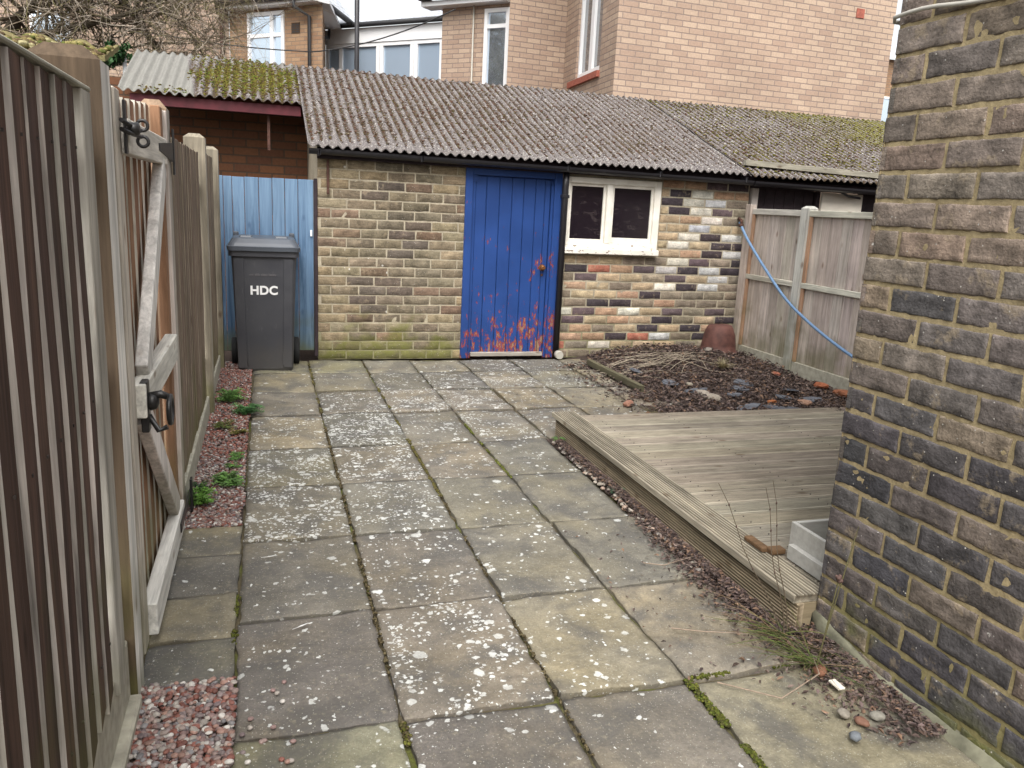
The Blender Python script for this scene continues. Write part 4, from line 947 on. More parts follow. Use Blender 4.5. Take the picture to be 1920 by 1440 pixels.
m_ = MB(); m_.col((.2, .16, .1, .5)); m_.box((1.66, 4.24, 0), (4.2, 4.262, .10)); m_.box((1.70, 2.2, 0), (1.75, 4.2, .10)); m_.box((1.63, 1.986, .0), (1.90, 2.02, .105)); m_.box((4.15, 2.2, 0), (4.2, 4.2, .10)); part(m_, 'joist', 'wood_x', dk)
# grey box on the deck
pb = thing('planter_box', 'small grey painted wooden box on the deck by the house corner', 'box', (1.9, 2.16, DZ))
def gb(p0, p1, name='side_panel', bev=.002): m_ = MB(); m_.box(p0, p1, bev=bev); part(m_, name, 'greybox', pb)
bx0, bx1, by0, by1, bz0, bz1 = 1.79, 2.12, 2.035, 2.275, DZ+.002, .262
gb((bx0, by0, bz0), (bx0+.016, by1, bz1)); gb((bx1-.016, by0, bz0), (bx1, by1, bz1)); gb((bx0+.0165, by0, bz0), (bx1-.0165, by0+.016, bz1)); gb((bx0+.0165, by1-.016, bz0), (bx1-.0165, by1, bz1)); gb((bx0+.017, by0+.017, bz0), (bx1-.017, by1-.017, bz0+.012), 'base')
gb((bx0-.026, by0-.03, DZ+.001), (bx0-.002, by1-.03, DZ+.055), 'skirt')
m_ = MB(); m_.col((.12, .07, .035, .2)); m_.box((1.72, 2.27, DZ+.002), (1.78, 2.31, DZ+.022), bev=.003); m_.box((1.70, 2.30, DZ+.001), (1.735, 2.42, DZ+.018), bev=.003); tag(m_.build('wood_offcut', 'wood_x'), 'small brown timber offcut lying on the deck beside the grey box', 'offcut')
# ================================================================== wheelie bin
bn = thing('wheelie_bin', 'dark grey wheelie bin marked HDC in front of the blue fence', 'wheelie bin', (.0, 6.3, 0))
def loft(mb, secs, cap=True, sm=False):
    rings = [[mb.av(p) for p in s_] for s_ in secs]; n_ = len(rings[0])
    for a_, b2 in zip(rings, rings[1:]):
        for k in range(n_): mb.af((a_[k], a_[(k+1) % n_], b2[(k+1) % n_], b2[k]), sm=sm)
    if cap: mb.af(rings[0][::-1]); mb.af(rings[-1])
def rrect(cx_, cy_, hx, hy, r, z, n_=4):
    out = []
    for (sx, sy, a0) in ((1, 1, 0), (-1, 1, 90), (-1, -1, 180), (1, -1, 270)):
        for k in range(n_+1):
            a = rad(a0+90*k/n_); out.append((cx_+sx*(hx-r)+r*cos(a), cy_+sy*(hy-r)+r*sin(a), z))
    return out
BX, BY = -.008, 6.02
m_ = MB()
def bsec(z, hx, y0, y1, r=.035): return rrect(BX, (y0+y1)/2, hx, (y1-y0)/2, r, z)
Y0 = 6.235
loft(m_, [bsec(.0, .192, Y0-.0, Y0+.30), bsec(.02, .200, Y0-.008, Y0+.31), bsec(.45, .214, Y0-.03, Y0+.37), bsec(.80, .226, Y0-.048, Y0+.41), bsec(.862, .230, Y0-.052, Y0+.42), bsec(.866, .246, Y0-.07, Y0+.44), bsec(.905, .248, Y0-.072, Y0+.44)], sm=False)
for (sx) in (-1, 1):   # raised pilaster ribs on the front
    xx = BX+sx*.125
    m_.box((xx-.004, Y0-.020, .05), (xx+.004, Y0-.0, .30), bev=.001); 
body = part(m_, 'body', 'bin', bn)
# corner panels: two vertical steps down the front
m_ = MB()
def fy(z): return Y0-(.008+(z-.02)*(.048-.008)/.78)
for sx, xa, xb in ((-1, BX-.196, BX-.135), (1, BX+.128, BX+.186)):
    secs = []
    for z in (.03, .25, .5, .75, .85):
        k = 1+(z*.1); y_ = fy(z); xa_, xb_ = BX+(xa-BX)*k, BX+(xb-BX)*k
        secs.append([(xa_, y_-.008, z), (xb_, y_-.008, z), (xb_+.004, y_+.01, z), (xa_-.004, y_+.01, z)])
    loft(m_, secs)
part(m_, 'front_rib', 'bin', bn)
m_ = MB(); lz = .906
loft(m_, [bsec(lz, .256, Y0-.085, Y0+.45, .04), bsec(lz+.030, .258, Y0-.087, Y0+.45, .04), bsec(lz+.034, .250, Y0-.078, Y0+.445, .04), bsec(lz+.055, .240, Y0-.06, Y0+.44, .045), bsec(lz+.085, .222, Y0-.03, Y0+.43, .05), bsec(lz+.092, .205, Y0-.01, Y0+.42, .05)], sm=False)
for sx in (-1, 1): loft(m_, [rrect(BX+sx*.125, Y0+.06, .055, .035, .015, lz+.07), rrect(BX+sx*.125, Y0+.065, .045, .028, .012, lz+.103)])
for xx in (BX-.215, BX+.20): m_.box((xx-.01, Y0+.34, lz+.06), (xx+.03, Y0+.43, lz+.115), bev=.006)
m_.tube([(BX-.2, Y0+.46, lz+.06), (BX+.2, Y0+.46, lz+.06)], .014, 8); 
part(m_, 'lid', 'bin_lid', bn)
for sx in (-1, 1):
    m_ = MB(); m_.lathe([(.10, -.022), (.108, -.016), (.108, .016), (.10, .022)], (BX+sx*.232, Y0+.29, .105), 24, 'x'); wh = part(m_, 'wheel', 'rubber', bn)
    m_ = MB(); m_.lathe([(.06, -.024), (.06, .024)], (BX+sx*.232, Y0+.29, .105), 18, 'x'); part(m_, 'hub', 'bin', wh)
m_ = MB(); m_.tube([(BX-.23, Y0+.29, .105), (BX+.23, Y0+.29, .105)], .012, 8); part(m_, 'axle', 'iron', bn)
def text_obj(s_, size, loc, parent, mat, name, bold=.0, tilt=0.):
    cu = bpy.data.curves.new(name, 'FONT'); cu.body = s_; cu.size = size; cu.extrude = .0008; cu.offset = bold; cu.align_x = 'CENTER'; cu.space_character = 1.05
    t = bpy.data.objects.new(name, cu); COL.objects.link(t); bpy.context.view_layer.update()
    me = bpy.data.meshes.new_from_object(t.evaluated_get(bpy.context.evaluated_depsgraph_get())); bpy.data.objects.remove(t)
    me.transform(Matrix.Translation(loc) @ Matrix.Rotation(pi/2+tilt, 4, 'X')); me.materials.clear(); me.materials.append(MAT[mat])
    o = bpy.data.objects.new(name, me); COL.objects.link(o); o.parent = parent; o.location = -Vector(parent['_w']); return o
tl = math.atan(.048/.78)
text_obj('HDC', .088, (BX-.005, fy(.60)-.0015, .588), bn, 'text', 'lettering', .0032, tl)
m_ = MB()
xx = BX-.105
for k in range(22):
    w_ = R(.004, .008); h_ = R(.010, .017); y_ = fy(.735)-.002
    if k not in (4, 9, 15): m_.box((xx, y_-.0006, .725), (xx+w_, y_+.002, .725+h_))
    xx += w_+.003
part(m_, 'worn_print', 'faint', bn)
# ================================================================== soil bed and litter behind the deck
def bedz(x, y):
    # mound of earth rising towards the pot
    e = min(1, max(0, (x-2.55+.25*noise.noise(Vector((0, y*2, 0))))/.35))*min(1, max(0, (y-4.27)/.1))
    m = math.exp(-((x-3.55)**2/.5+(y-6.25)**2/.35))*.11
    return -.02+e*(.035+m+.02*noise.noise(Vector((x*4, y*4, 0)))+.012*noise.noise(Vector((x*14, y*14, 0))))
bd = MB(); bd.smooth = True; ix = {}; nxx, nyy = 90, 90
for j in range(nyy+1):
    for i in range(nxx+1):
        x, y = 2.3+(4.31-2.3)*i/nxx, 4.262+(6.655-4.262)*j/nyy; ix[i, j] = bd.av((x, y, bedz(x, y)))
for j in range(nyy):
    for i in range(nxx): bd.af((ix[i, j], ix[i+1, j], ix[i+1, j+1], ix[i, j+1]))
struct(bd, 'soil_bed', 'soil')
LC = [(.13, .10, .085), (.17, .125, .105), (.10, .072, .062), (.06, .042, .038), (.09, .062, .052), (.045, .032, .03), (.13, .085, .065), (.08, .055, .048), (.19, .12, .08), (.11, .078, .072)]
def leaf(mb, c, s_, colr, flat=.5):
    a = R(0, 2*pi); d = Vector((cos(a), sin(a), R(-flat, flat))).normalized(); up_ = Vector((R(-flat, flat), R(-flat, flat), 1)).normalized(); sd_ = d.cross(up_).normalized(); up_ = sd_.cross(d)
    c = Vector(c); w_ = s_*R(.2, .55); cu = R(-.3, .8)*s_; k = R(.7, 1.3); cc = (colr[0]*k, colr[1]*k, colr[2]*k, 1)
    P = [c-d*s_, c-d*s_*.2+sd_*w_+up_*cu, c+d*s_*.5+sd_*w_*.7+up_*cu*.8, c+d*s_, c+d*s_*.5-sd_*w_*.7+up_*cu*.7, c-d*s_*.2-sd_*w_+up_*cu, c+up_*.0]
    i = [mb.av(p, cc) for p in P]
    for q in ((0, 6, 1), (6, 2, 1), (6, 3, 2), (6, 4, 3), (6, 5, 4), (6, 0, 5)): mb.af(tuple(i[t] for t in q))
lt = MB()
for i in range(19000):
    x, y = R(2.25, 4.25), R(4.27, 6.62)
    edge = x-2.55+.35*noise.noise(Vector((0, y*2, 0)))+.15*noise.noise(Vector((3, y*7, 0)))
    if edge < 0 and random.random() > max(0, .35+edge*1.2): continue
    if y > 6.3 and x < 2.75: continue
    leaf(lt, (x, y, bedz(x, y)+(.03 if x < 2.5 else .012)+R(-.004, .012)+(.02 if random.random() < .2 else 0)), R(.006, .022), random.choice(LC))
for i in range(260): 
    t = random.random()**2; x = 3.6+R(-.1, .6); y = 4.24-t*.18; leaf(lt, (x, y, DZ+.006), R(.01, .02), random.choice(LC))
for i in range(260): leaf(lt, (R(-.34, -.10), R(3.25, 6.5), .016), R(.004, .012), random.choice(LC))
for i in range(30): leaf(lt, (R(-.30, -.11), R(1.5, 2.08), .02), R(.004, .009), random.choice(LC))
# drift of leaves along the deck side and round the corner of the house wall
for i in range(8500):
    y = R(1.42, 4.1); 
    xr = 1.60 if y > 2.0 else 1.66
    wdt = .05 if y > 3.3 else .05+.10*min(1, (3.3-y)/.9) if y > 2.0 else .19
    t = abs(random.gauss(0, .45)); 
    if t > 1.3: continue
    x = xr-wdt*t
    if y < 2.0: x = 1.69-abs(random.gauss(0, .105))*(1 if y > 1.55 else .75)
    leaf(lt, (x, y, .008+R(0, .012)+(.012 if x > xr-.05 else 0)), R(.004, .013), random.choice(LC))
for i in range(90): leaf(lt, (R(1.15, 1.6), R(1.7, 2.9), .009), R(.005, .011), random.choice(LC))
for i in range(60): leaf(lt, (R(1.0, 2.3), R(4.6, 6.4), .009), R(.006, .014), random.choice(LC))
tag(struct(lt, 'leaf_litter', 'leaf', 'stuff'), 'dead brown leaves drifted over the bed and along the deck', 'leaf litter', kind='stuff')
sb = MB(); sb.col((.05, .036, .03)); sheet(sb, 1.545, 1.70, 1.98, 4.23, -.002, .03, .012); struct(sb, 'soil_strip', 'soil')
# small stones along the deck
pe = MB()
for i in range(170):
    y = R(2.4, 4.15); s_ = R(.006, .014); c = random.choice([(.25, .22, .18), (.33, .29, .24), (.18, .16, .14), (.30, .22, .17)]); blob(pe, (R(1.53, 1.60), y, .012), s_*1.3, s_, s_*.7, (*c, 1), i, 1)
tag(struct(pe, 'small_stones', 'pebble', 'stuff'), 'small rounded stones between paving and deck side', 'stones', kind='stuff')
# slates
slg = [(3.05, 5.15), (3.25, 4.95), (2.95, 5.35), (3.4, 5.1), (3.6, 4.85), (3.8, 5.05), (3.35, 4.55), (3.15, 4.62), (2.85, 5.75), (3.55, 5.3), (3.75, 4.75), (3.5, 4.5)]
slab_places = ['left of the pale stones', 'in front of the pale stones', 'nearest the twig pile', 'right of the pale stones', 'middle right of the bed', 'nearest the right fence', 'at the deck edge middle', 'at the deck edge left', 'beside the timber edging', 'behind the pale stones', 'near the orange brick lumps', 'at the deck edge right']
for k, (x, y) in enumerate(slg):
    m_ = MB(); Rm = Matrix.Translation((x, y, bedz(x, y)+.026)) @ Matrix.Rotation(R(0, 3), 4, 'Z') @ Matrix.Rotation(R(-.2, .2), 4, 'X') @ Matrix.Rotation(R(-.15, .2), 4, 'Y')
    w_, l_ = R(.07, .13), R(.05, .09); n_ = 7; ring = [(cos(2*pi*t/n_)*w_*R(.7, 1.1), sin(2*pi*t/n_)*l_*R(.7, 1.1)) for t in range(n_)]
    loft(m_, [[tuple(Rm @ Vector((p[0], p[1], z))) for p in ring] for z in (0, .008)])
    loft(m_, [[tuple(Rm @ Vector((p[0]*.7+.02, p[1]*.7-.01, z))) for p in ring] for z in (.0082, .014)])
    tag(m_.build('slate_piece', 'slate'), 'flat broken blue grey slate on the leaf bed, ' + slab_places[k], 'slate', 'broken slates on the leaf bed')
def lump(name, c, s_, col, label, cat, group=None, sub=1):
    m_ = MB(); blob(m_, c, s_[0], s_[1], s_[2], (col[0]*.62, col[1]*.62, col[2]*.62, 1), R(0, 99), 1); sq = R(0, 50)
    for i, p in enumerate(m_.v):
        q = Vector(p)-Vector(c); k = 1+.35*noise.noise(q.normalized()*1.6+Vector((sq, 0, 0))); q = q*k; lim = s_[2]*.75; q.z = max(-lim, min(lim, q.z)); m_.v[i] = tuple(Vector(c)+q)
    m_.sm = [False]*len(m_.sm) if 'brick' in name else m_.sm; o = m_.build(name, 'vc'); tag(o, label, cat, group); return o
for (x, y, s_, c, lab) in ((4.13, 5.12, .055, (.40, .13, .06), 'orange brick lump at the foot of the fence post'), (4.15, 4.88, .07, (.36, .14, .07), 'largest orange broken brick below the hanging hose'), (4.02, 4.42, .06, (.42, .17, .08), 'orange brick lump against the house wall corner'),
                           (3.62, 4.62, .045, (.46, .27, .18), 'pale pink brick lump near the deck edge'), (4.02, 5.55, .04, (.34, .12, .07), 'small red brick piece beside the fence gravel board'), (2.38, 4.88, .05, (.44, .22, .15), 'pink brick piece on the paving edge left of the bed'), (3.42, 4.72, .03, (.45, .16, .06), 'smallest orange chip between slates')):
    lump('broken_brick', (x, y, bedz(x, y)+.04 if x > 2.5 else .025), (s_*1.2, s_*.7, s_*.5), c, lab, 'brick', 'broken brick pieces')
for (x, y, s_, c, lab) in ((3.05, 4.92, .075, (.42, .36, .29), 'largest pale stone in the middle of the leaf bed'), (3.07, 5.08, .05, (.45, .39, .32), 'pale stone behind the largest pale stone'), (3.75, 6.18, .05, (.30, .26, .22), 'grey stone in front of the brown pot'), (3.08, 5.3, .035, (.40, .35, .27), 'small tan stone near the twig pile'), (3.2, 4.66, .045, (.40, .30, .26), 'pinkish stone by the deck edge')):
    lump('stone', (x, y, bedz(x, y)+.03), (s_*1.2, s_*.7, s_*.45), c, lab, 'stone', 'stones on the leaf bed')
for (x, y, s_, c, lab) in ((1.475, 1.56, .017, (.38, .34, .28), 'round pale stone on the leaf drift by the house wall'), (1.44, 1.47, .015, (.22, .24, .26), 'blue grey pebble on the paving edge'), (1.50, 1.52, .016, (.27, .14, .095), 'orange brown stone near the house wall'), (1.545, 1.75, .022, (.26, .12, .07), 'brown clay shard under the wiry plant'), (1.56, 1.53, .017, (.33, .31, .26), 'small grey stone touching the wall fillet')):
    lump('stone', (x, y, .022), (s_*1.2, s_, s_*.7), c, lab, 'stone', 'stones by the house wall')
m_ = MB(); m_.box((1.535, 1.655, .02), (1.558, 1.70, .026), bev=.001); tag(m_.build('plant_label', 'cream'), 'cream plastic tag lying in the leaves by the house wall', 'plant label')
m_ = MB(); m_.col((.10, .09, .055, .4)); m_.beam((2.62, 6.2, .05), (2.66, 5.25, .035), .05, .04); tag(m_.build('timber_edging', 'wood_y'), 'mossy short timber edging at the left side of the leaf bed', 'edging')
# twigs
tw = MB()
for i in range(40):
    c = Vector((3.2+random.gauss(0, .22), 5.95+random.gauss(0, .16), 0)); a = random.gauss(0, .55); L_ = R(.15, .42); d = Vector((cos(a), sin(a), 0)); cu = R(-.1, .1)
    pts = []; 
    for k in range(6):
        p = c+d*(k/5-.5)*2*L_+Vector((-d.y, d.x, 0))*cu*(1-(k/2.5-1)**2); p.z = max(bedz(p.x, min(p.y, 6.6)), 0)+.03+.03*random.random()*0+.05*math.exp(-((p.x-3.25)**2+(p.y-5.95)**2)/.06)*(i/110); pts.append(p)
    q = R(.8, 1.3); tw.col((.24*q, .20*q, .15*q)); tw.tube(pts, [.003, .0035, .003, .0025, .002, .001], 4, caps=False)
tag(tw.build('twig_pile', 'vc'), 'pile of pale dry twigs on the leaf bed before the brick wall', 'twigs')
# dry grass clump
def tuft(name, c, n_, h, spread, cols_, label, cat, w_=.004, group=None, droop=.5, mat='green'):
    m_ = MB(); c = Vector(c)
    for i in range(n_):
        a = R(0, 2*pi); L_ = h*R(.5, 1.1); d = Vector((cos(a), sin(a), 0)); s_ = d.cross(Vector((0, 0, 1))); col_ = random.choice(cols_); q = R(.75, 1.25); m_.col((col_[0]*q, col_[1]*q, col_[2]*q)); prev_ = None; lean = R(.1, 1)*spread
        b0 = c+d*R(0, .012)
        for k in range(5):
            t = k/4; p = b0+d*lean*L_*t+Vector((0, 0, 1))*L_*(t-droop*t*t*lean); ww = w_*(1-t)*.5+.0004
            cur_ = (m_.av(p-s_*ww), m_.av(p+s_*ww))
            if prev_: m_.af((prev_[0], prev_[1], cur_[1], cur_[0]))
            prev_ = cur_
    o = m_.build(name, mat, loc=tuple(c)); tag(o, label, cat, group); return o
tuft('grass_tuft', (3.62, 5.72, bedz(3.62, 5.72)+.01), 260, .11, 1.3, [(.30, .25, .15), (.36, .31, .20), (.22, .19, .10)], 'dry straw coloured grass tuft in front of the brown pot', 'grass tuft', .004)
# weeds: rosettes of lobed leaflets
def weed(c, r_, n_, label, hgt=.05, cols_=((.09, .19, .04), (.13, .26, .06), (.08, .15, .04))):
    m_ = MB(); c = Vector(c)
    for i in range(n_):
        a = R(0, 2*pi); L_ = r_*R(.45, 1.1); el = R(.15, .9); d = Vector((cos(a), sin(a), 0)); s_ = Vector((-sin(a), cos(a), 0)); col_ = random.choice(cols_); q = R(.7, 1.35); m_.col((col_[0]*q, col_[1]*q, col_[2]*q))
        def P(t): return c+d*L_*t+Vector((0, 0, hgt*el*sin(min(1, t*1.1)*pi*.75)+.004))
        m_.tube([P(0), P(.35), P(.7), P(1)], [.0012, .001, .0008, .0004], 3, caps=False)
        for k in range(2, 8):
            t = k/8; p = P(t); w_ = .011*(1.2-t*.6)*R(.7, 1.2)*(r_/.07)
            for sg in (-1, 1):
                e = p+s_*sg*w_*1.5+d*w_*.8+Vector((0, 0, R(-.002, .006))); mdl = (p+e)/2+Vector((0, 0, .003))
                j_ = [m_.av(p), m_.av(mdl+d*w_*.5), m_.av(e), m_.av(mdl-d*w_*.5)]; m_.af(j_)
    o = m_.build('weed', 'green', loc=tuple(c)); tag(o, label, 'weed', 'weeds in the gravel strip'); return o
weed((-.285, 3.43, .01), .072, 46, 'bright green ferny weed by the lower gate hinge', .09, ((.10, .22, .03), (.14, .28, .05), (.08, .16, .03)))
weed((-.18, 3.68, .01), .085, 36, 'spreading green weed in gravel just behind the gate', .05)
weed((-.15, 4.05, .01), .06, 16, 'small sparse weed halfway along the gravel strip', .03)
weed((-.30, 3.60, .01), .05, 18, 'dark small weed beside the fence foot', .05, ((.04, .08, .03),))
weed((-.235, 5.25, .01), .11, 44, 'feathery weed in gravel furthest from the gate', .09)
weed((-.12, 4.95, .01), .105, 40, 'broad leafy weed spilling from gravel onto the paving', .06, ((.05, .14, .04), (.07, .17, .05)))
weed((-.24, 4.62, .01), .08, 16, 'thin weed between the two larger far weeds and the gate', .04, ((.10, .13, .03),))
weed((-.16, 3.92, .01), .05, 10, 'tiny scattered weed seedlings in the gravel', .02)
weed((-.16, 4.5, .01), .06, 14, 'yellowish weed at the paving edge', .03, ((.14, .13, .03),))
o = weed((1.585, 4.12, .008), .05, 18, 'small green weed at the far foot of the deck side', .03); o['group'] = 'weeds along the deck'
o = weed((1.575, 3.28, .008), .05, 16, 'small blue green weed midway along the deck side', .02, ((.05, .11, .06),)); o['group'] = 'weeds along the deck'
# wiry plant by the deck corner
wp = thing('wiry_plant', 'wiry plant with bare upright stems at the corner of deck and house wall', 'plant', (1.60, 1.93, 0))
m_ = MB()
def stalk(pts, r_, c): m_.col(c); m_.tube(pts, r_, 5, caps=False)
for (bx, by, tx, ty, tz) in ((1.585, 2.0, 1.33, 2.06, .50), (1.585, 1.98, 1.475, 2.02, .49), (1.59, 1.97, 1.52, 2.05, .50)):
    P = [Vector((bx+(tx-bx)*t+.008*sin(t*9), by+(ty-by)*t, .01+tz*t)) for t in [k/7 for k in range(8)]]; m_.col((.10, .075, .05)); m_.tube(P, [.0022-.0014*k/7 for k in range(8)], 5, caps=False)
    for k in (3, 5, 6): blob(m_, P[k], .003, .003, .006, (.08, .05, .04, 1), k)
P = [Vector((1.565, 1.79, 0))+Vector((.035*t, .0, .29*t)) for t in [k/6 for k in range(7)]]; m_.col((.10, .09, .04)); m_.tube(P, .0022, 5, caps=False)
P2 = [Vector((1.57, 1.80, 0))+Vector((.10*t, .02*t, .44*t)) for t in [k/6 for k in range(7)]]; m_.tube(P2, [.002]*6+[.0008], 5, caps=False)
for k in range(7): blob(m_, P[-1]+Vector((R(-.008, .008), R(-.008, .008), R(-.01, .01))), .007, .007, .008, (.10, .06, .05, 1), k)
part(m_, 'stem', 'vc', wp)
m_ = MB()
for i in range(120):
    b0 = Vector((1.575+random.gauss(0, .014), (1.96 if i % 2 else 1.80)+random.gauss(0, .02), .0)); a = R(0, 2*pi) if i % 3 else R(2.5, 3.8); L_ = R(.08, .27); el = R(.15, .95); d = Vector((cos(a), sin(a), 0))
    if (b0+d*L_).x > 1.68: d.x = -abs(d.x)*.4
    q = R(.7, 1.3); m_.col(random.choice([(.12*q, .13*q, .04*q), (.09*q, .13*q, .035*q), (.17*q, .12*q, .07*q)]))
    m_.tube([b0+d*L_*t+Vector((0, 0, L_*el*(t-.45*t*t)+.004)) for t in (0, .3, .6, 1)], [.0014, .0012, .001, .0004], 3, caps=False)
part(m_, 'foliage', 'vc', wp)
# twigs on the ground by the deck, feathers
for (pts, lab) in ((([1.36, 2.55, .012], [1.42, 2.5, .02], [1.56, 2.53, .03]), 'pale dry twig beside the deck side'), (([1.22, 1.78, .012], [1.35, 1.66, .02], [1.50, 1.70, .05], [1.56, 1.80, .03]), 'thin brown bent twig on the paving under the wiry plant'), (([1.23, 2.08, .015], [1.32, 2.03, .02], [1.45, 1.97, .03]), 'short brown twig on the tan slab')):
    m_ = MB(); m_.col((.26, .2, .15)); m_.tube(pts, [.0022]*(len(pts)-1)+[.001], 5, caps=False); tag(m_.build('twig', 'vc'), lab, 'twig', 'loose twigs on the paving')
for (x, y, a, lab) in ((.0, 2.86, .1, 'white feather on the dark slab near the gate'), (.09, 2.335, .5, 'thin white feather on the nearest dark slab')):
    m_ = MB(); m_.col((.72, .72, .70)); d = Vector((cos(a), sin(a), 0)); s_ = Vector((-sin(a), cos(a), 0)); c = Vector((x, y, .016)); L_ = .022
    i_ = [m_.av(c-d*L_), m_.av(c-d*.005+s_*.005), m_.av(c+d*L_+Vector((0, 0, .003))), m_.av(c-d*.003-s_*.005+Vector((0, 0, .002)))]; m_.af(i_); m_.tube([c-d*L_*1.6, c+d*L_], .0008, 4)
    tag(m_.build('feather', 'vc'), lab, 'feather')
# moss in the slab joints (bright line at the right front)
mj = MB()
def jointmoss(x, y0, y1, n_, sp=.006, cols_=((.075, .09, .018), (.10, .105, .022), (.06, .06, .02)), axis='y'):
    for i in range(n_):
        t = R(y0, y1); off = random.gauss(0, sp*.6)
        if noise.noise(Vector((t*7, x*5, 0))) < -.12: continue
        c = random.choice(cols_); q = R(.6, 1.2); s_ = R(.003, .0065); p = (x+off, t, R(-.004, .003)) if axis == 'y' else (t, x+off, R(-.004, .002))
        blob(mj, p, s_, s_, s_*.8, (c[0]*q, c[1]*q, c[2]*q, 1), i)
jointmoss(1.15, 1.2, 1.83, 900, .011); jointmoss(.752, 3.4, 5.9, 900, .006, ((.11, .10, .03), (.09, .08, .03))); jointmoss(.318, 1.2, 1.9, 500, .009, ((.11, .11, .025), (.08, .07, .03))); jointmoss(-.112, 2.3, 2.65, 200, .006)
jointmoss(1.835, 1.15, 1.5, 220, .006, axis='x'); jointmoss(1.150, 3.6, 4.6, 300, .005, ((.11, .12, .03),)); jointmoss(.318, 4.6, 6.5, 500, .007, ((.08, .08, .03), (.12, .10, .04))); jointmoss(.752, 1.2, 6.5, 700, .005, ((.07, .055, .03), (.11, .09, .05))); jointmoss(.318, 1.2, 6.5, 900, .006, ((.07, .055, .03), (.11, .09, .05)))
tag(struct(mj, 'joint_moss', 'moss', 'stuff'), 'green moss and dirt in the joints between the slabs', 'moss', kind='stuff')
# clay pot upside down
pt = MB(); pt.lathe([(.168, -.0), (.170, .03), (.160, .035), (.152, .10), (.140, .18), (.118, .245), (.100, .268), (.04, .272), (.02, .262)], (3.95, 6.35, bedz(3.95, 6.35)-.02), 28, 'z')
for i, p in enumerate(pt.v):
    q = .012*noise.noise(Vector(p)*7); pt.v[i] = (p[0]+q, p[1]+q, p[2]+q*.8)
tag(pt.build('clay_pot', 'pot'), 'large brown clay pot upside down in the corner by the fence', 'pot')
# hose
hp = MB(); A = Vector((4.205, 6.615, 1.275)); B = Vector((4.225, 4.3, .05)); pts = []
ctrl = [(1378, 418, 6.62), (1400, 452, 6.42), (1432, 510, 6.12), (1470, 566, 5.8), (1510, 608, 5.48), (1550, 640, 5.2), (1595, 668, 4.93), (1650, 694, 4.55)]
for (y_, z_) in ((6.63, 1.265), (6.45, 1.10), (6.12, .86), (5.80, .652), (5.48, .512), (5.2, .415), (4.93, .337), (4.55, .25), (4.2, .2)): pts.append(Vector((4.212, y_, z_)))
fine = []
for i in range(len(pts)-1):
    for t in (0, .25, .5, .75):
        p0, p1, p2, p3 = pts[max(i-1, 0)], pts[i], pts[i+1], pts[min(i+2, len(pts)-1)]
        fine.append(.5*((2*p1)+(p2-p0)*t+(2*p0-5*p1+4*p2-p3)*t*t+(3*p1-p0-3*p2+p3)*t**3))
fine.append(pts[-1]); hp.tube(fine, .0125, 8); hz = thing('hose', 'blue hose hanging slack across the grey panel fence', 'hose', (4.21, 6.0, 0)); part(hp, 'pipe', 'hose', hz)
m_ = MB(); m_.tube([(4.212, 6.655, 1.30), (4.212, 6.60, 1.285), (4.212, 6.60, 1.245)], .014, 8); m_.lathe([(.018, .0), (.022, .015), (.018, .03)], (4.212, 6.60, 1.225), 10); part(m_, 'connector', 'rust', hz)
# ================================================================== BEYOND THE ROOFS
def window_unit(parent, a, b, z0, z1, nrm, glass='glass_sky', bars=(), fr=.06, trans=(), deep=.03, label=None):
    """upvc window on the segment a->b (xy)"""
    A = Vector((a[0], a[1], 0)); B = Vector((b[0], b[1], 0)); d = (B-A); L = d.length; d.normalize(); nn = Vector((nrm[0], nrm[1], 0)).normalized(); Zv = Vector((0, 0, 1))
    F = Matrix((d, nn, Zv)).transposed().to_4x4(); F.translation = A
    m_ = MB(); bx = lambda p, q: m_.box(p, q, ax=F)
    bx((0, -.04, z0), (fr, .03, z1)); bx((L-fr, -.04, z0), (L, .03, z1)); bx((fr, -.04, z0), (L-fr, .029, z0+fr)); bx((fr, -.04, z1-fr), (L-fr, .029, z1))
    for u in bars: bx((u-fr*.6, -.04, z0+fr), (u+fr*.6, .026, z1-fr))
    for z in trans: bx((fr, -.035, z-fr*.5), (L-fr, .024, z+fr*.5))
    w_ = part(m_, 'window', 'upvc', parent, label)
    m_ = MB(); m_.box((fr*.5, -.03, z0+fr*.5), (L-fr*.5, -.015, z1-fr*.5), ax=F); part(m_, 'pane', glass, w_)
    return w_
# big buff house
ha = thing('buff_brick_house', 'large buff brick house behind the outbuildings with tall window in its return', 'house', (7, 10.4, 0))
P1 = (4.42, 10.29); P2 = (4.533, 12.55); P3 = (3.58, 12.45); P4 = (3.84, 13.28); P5 = (2.916, 14.204); P0_ = (8.96, 10.567)
m_ = MB(); TZ = 6.6
uvwall(m_, P1, P0_, 0, TZ, u_off=.05); uvwall(m_, P0_, (8.96, 17), 0, TZ)
d21 = (Vector(P1)-Vector(P2)); L21 = d21.length; d21.normalize()
WU0, WU1 = .60, 1.66; WZ0, WZ1 = 3.19, 4.75
uvwall(m_, P2, P1, 0, TZ, holes=[(WU0, WU1, WZ0, WZ1)], u_off=.1)
uvwall(m_, P3, P2, 0, TZ, u_off=.03); uvwall(m_, P4, P3, 0, TZ)
d54 = (Vector(P4)-Vector(P5)); L54 = d54.length; d54.normalize()
uvwall(m_, P5, P4, 0, 4.47, holes=[(.83, L54-.004, 2.2, 4.41)])
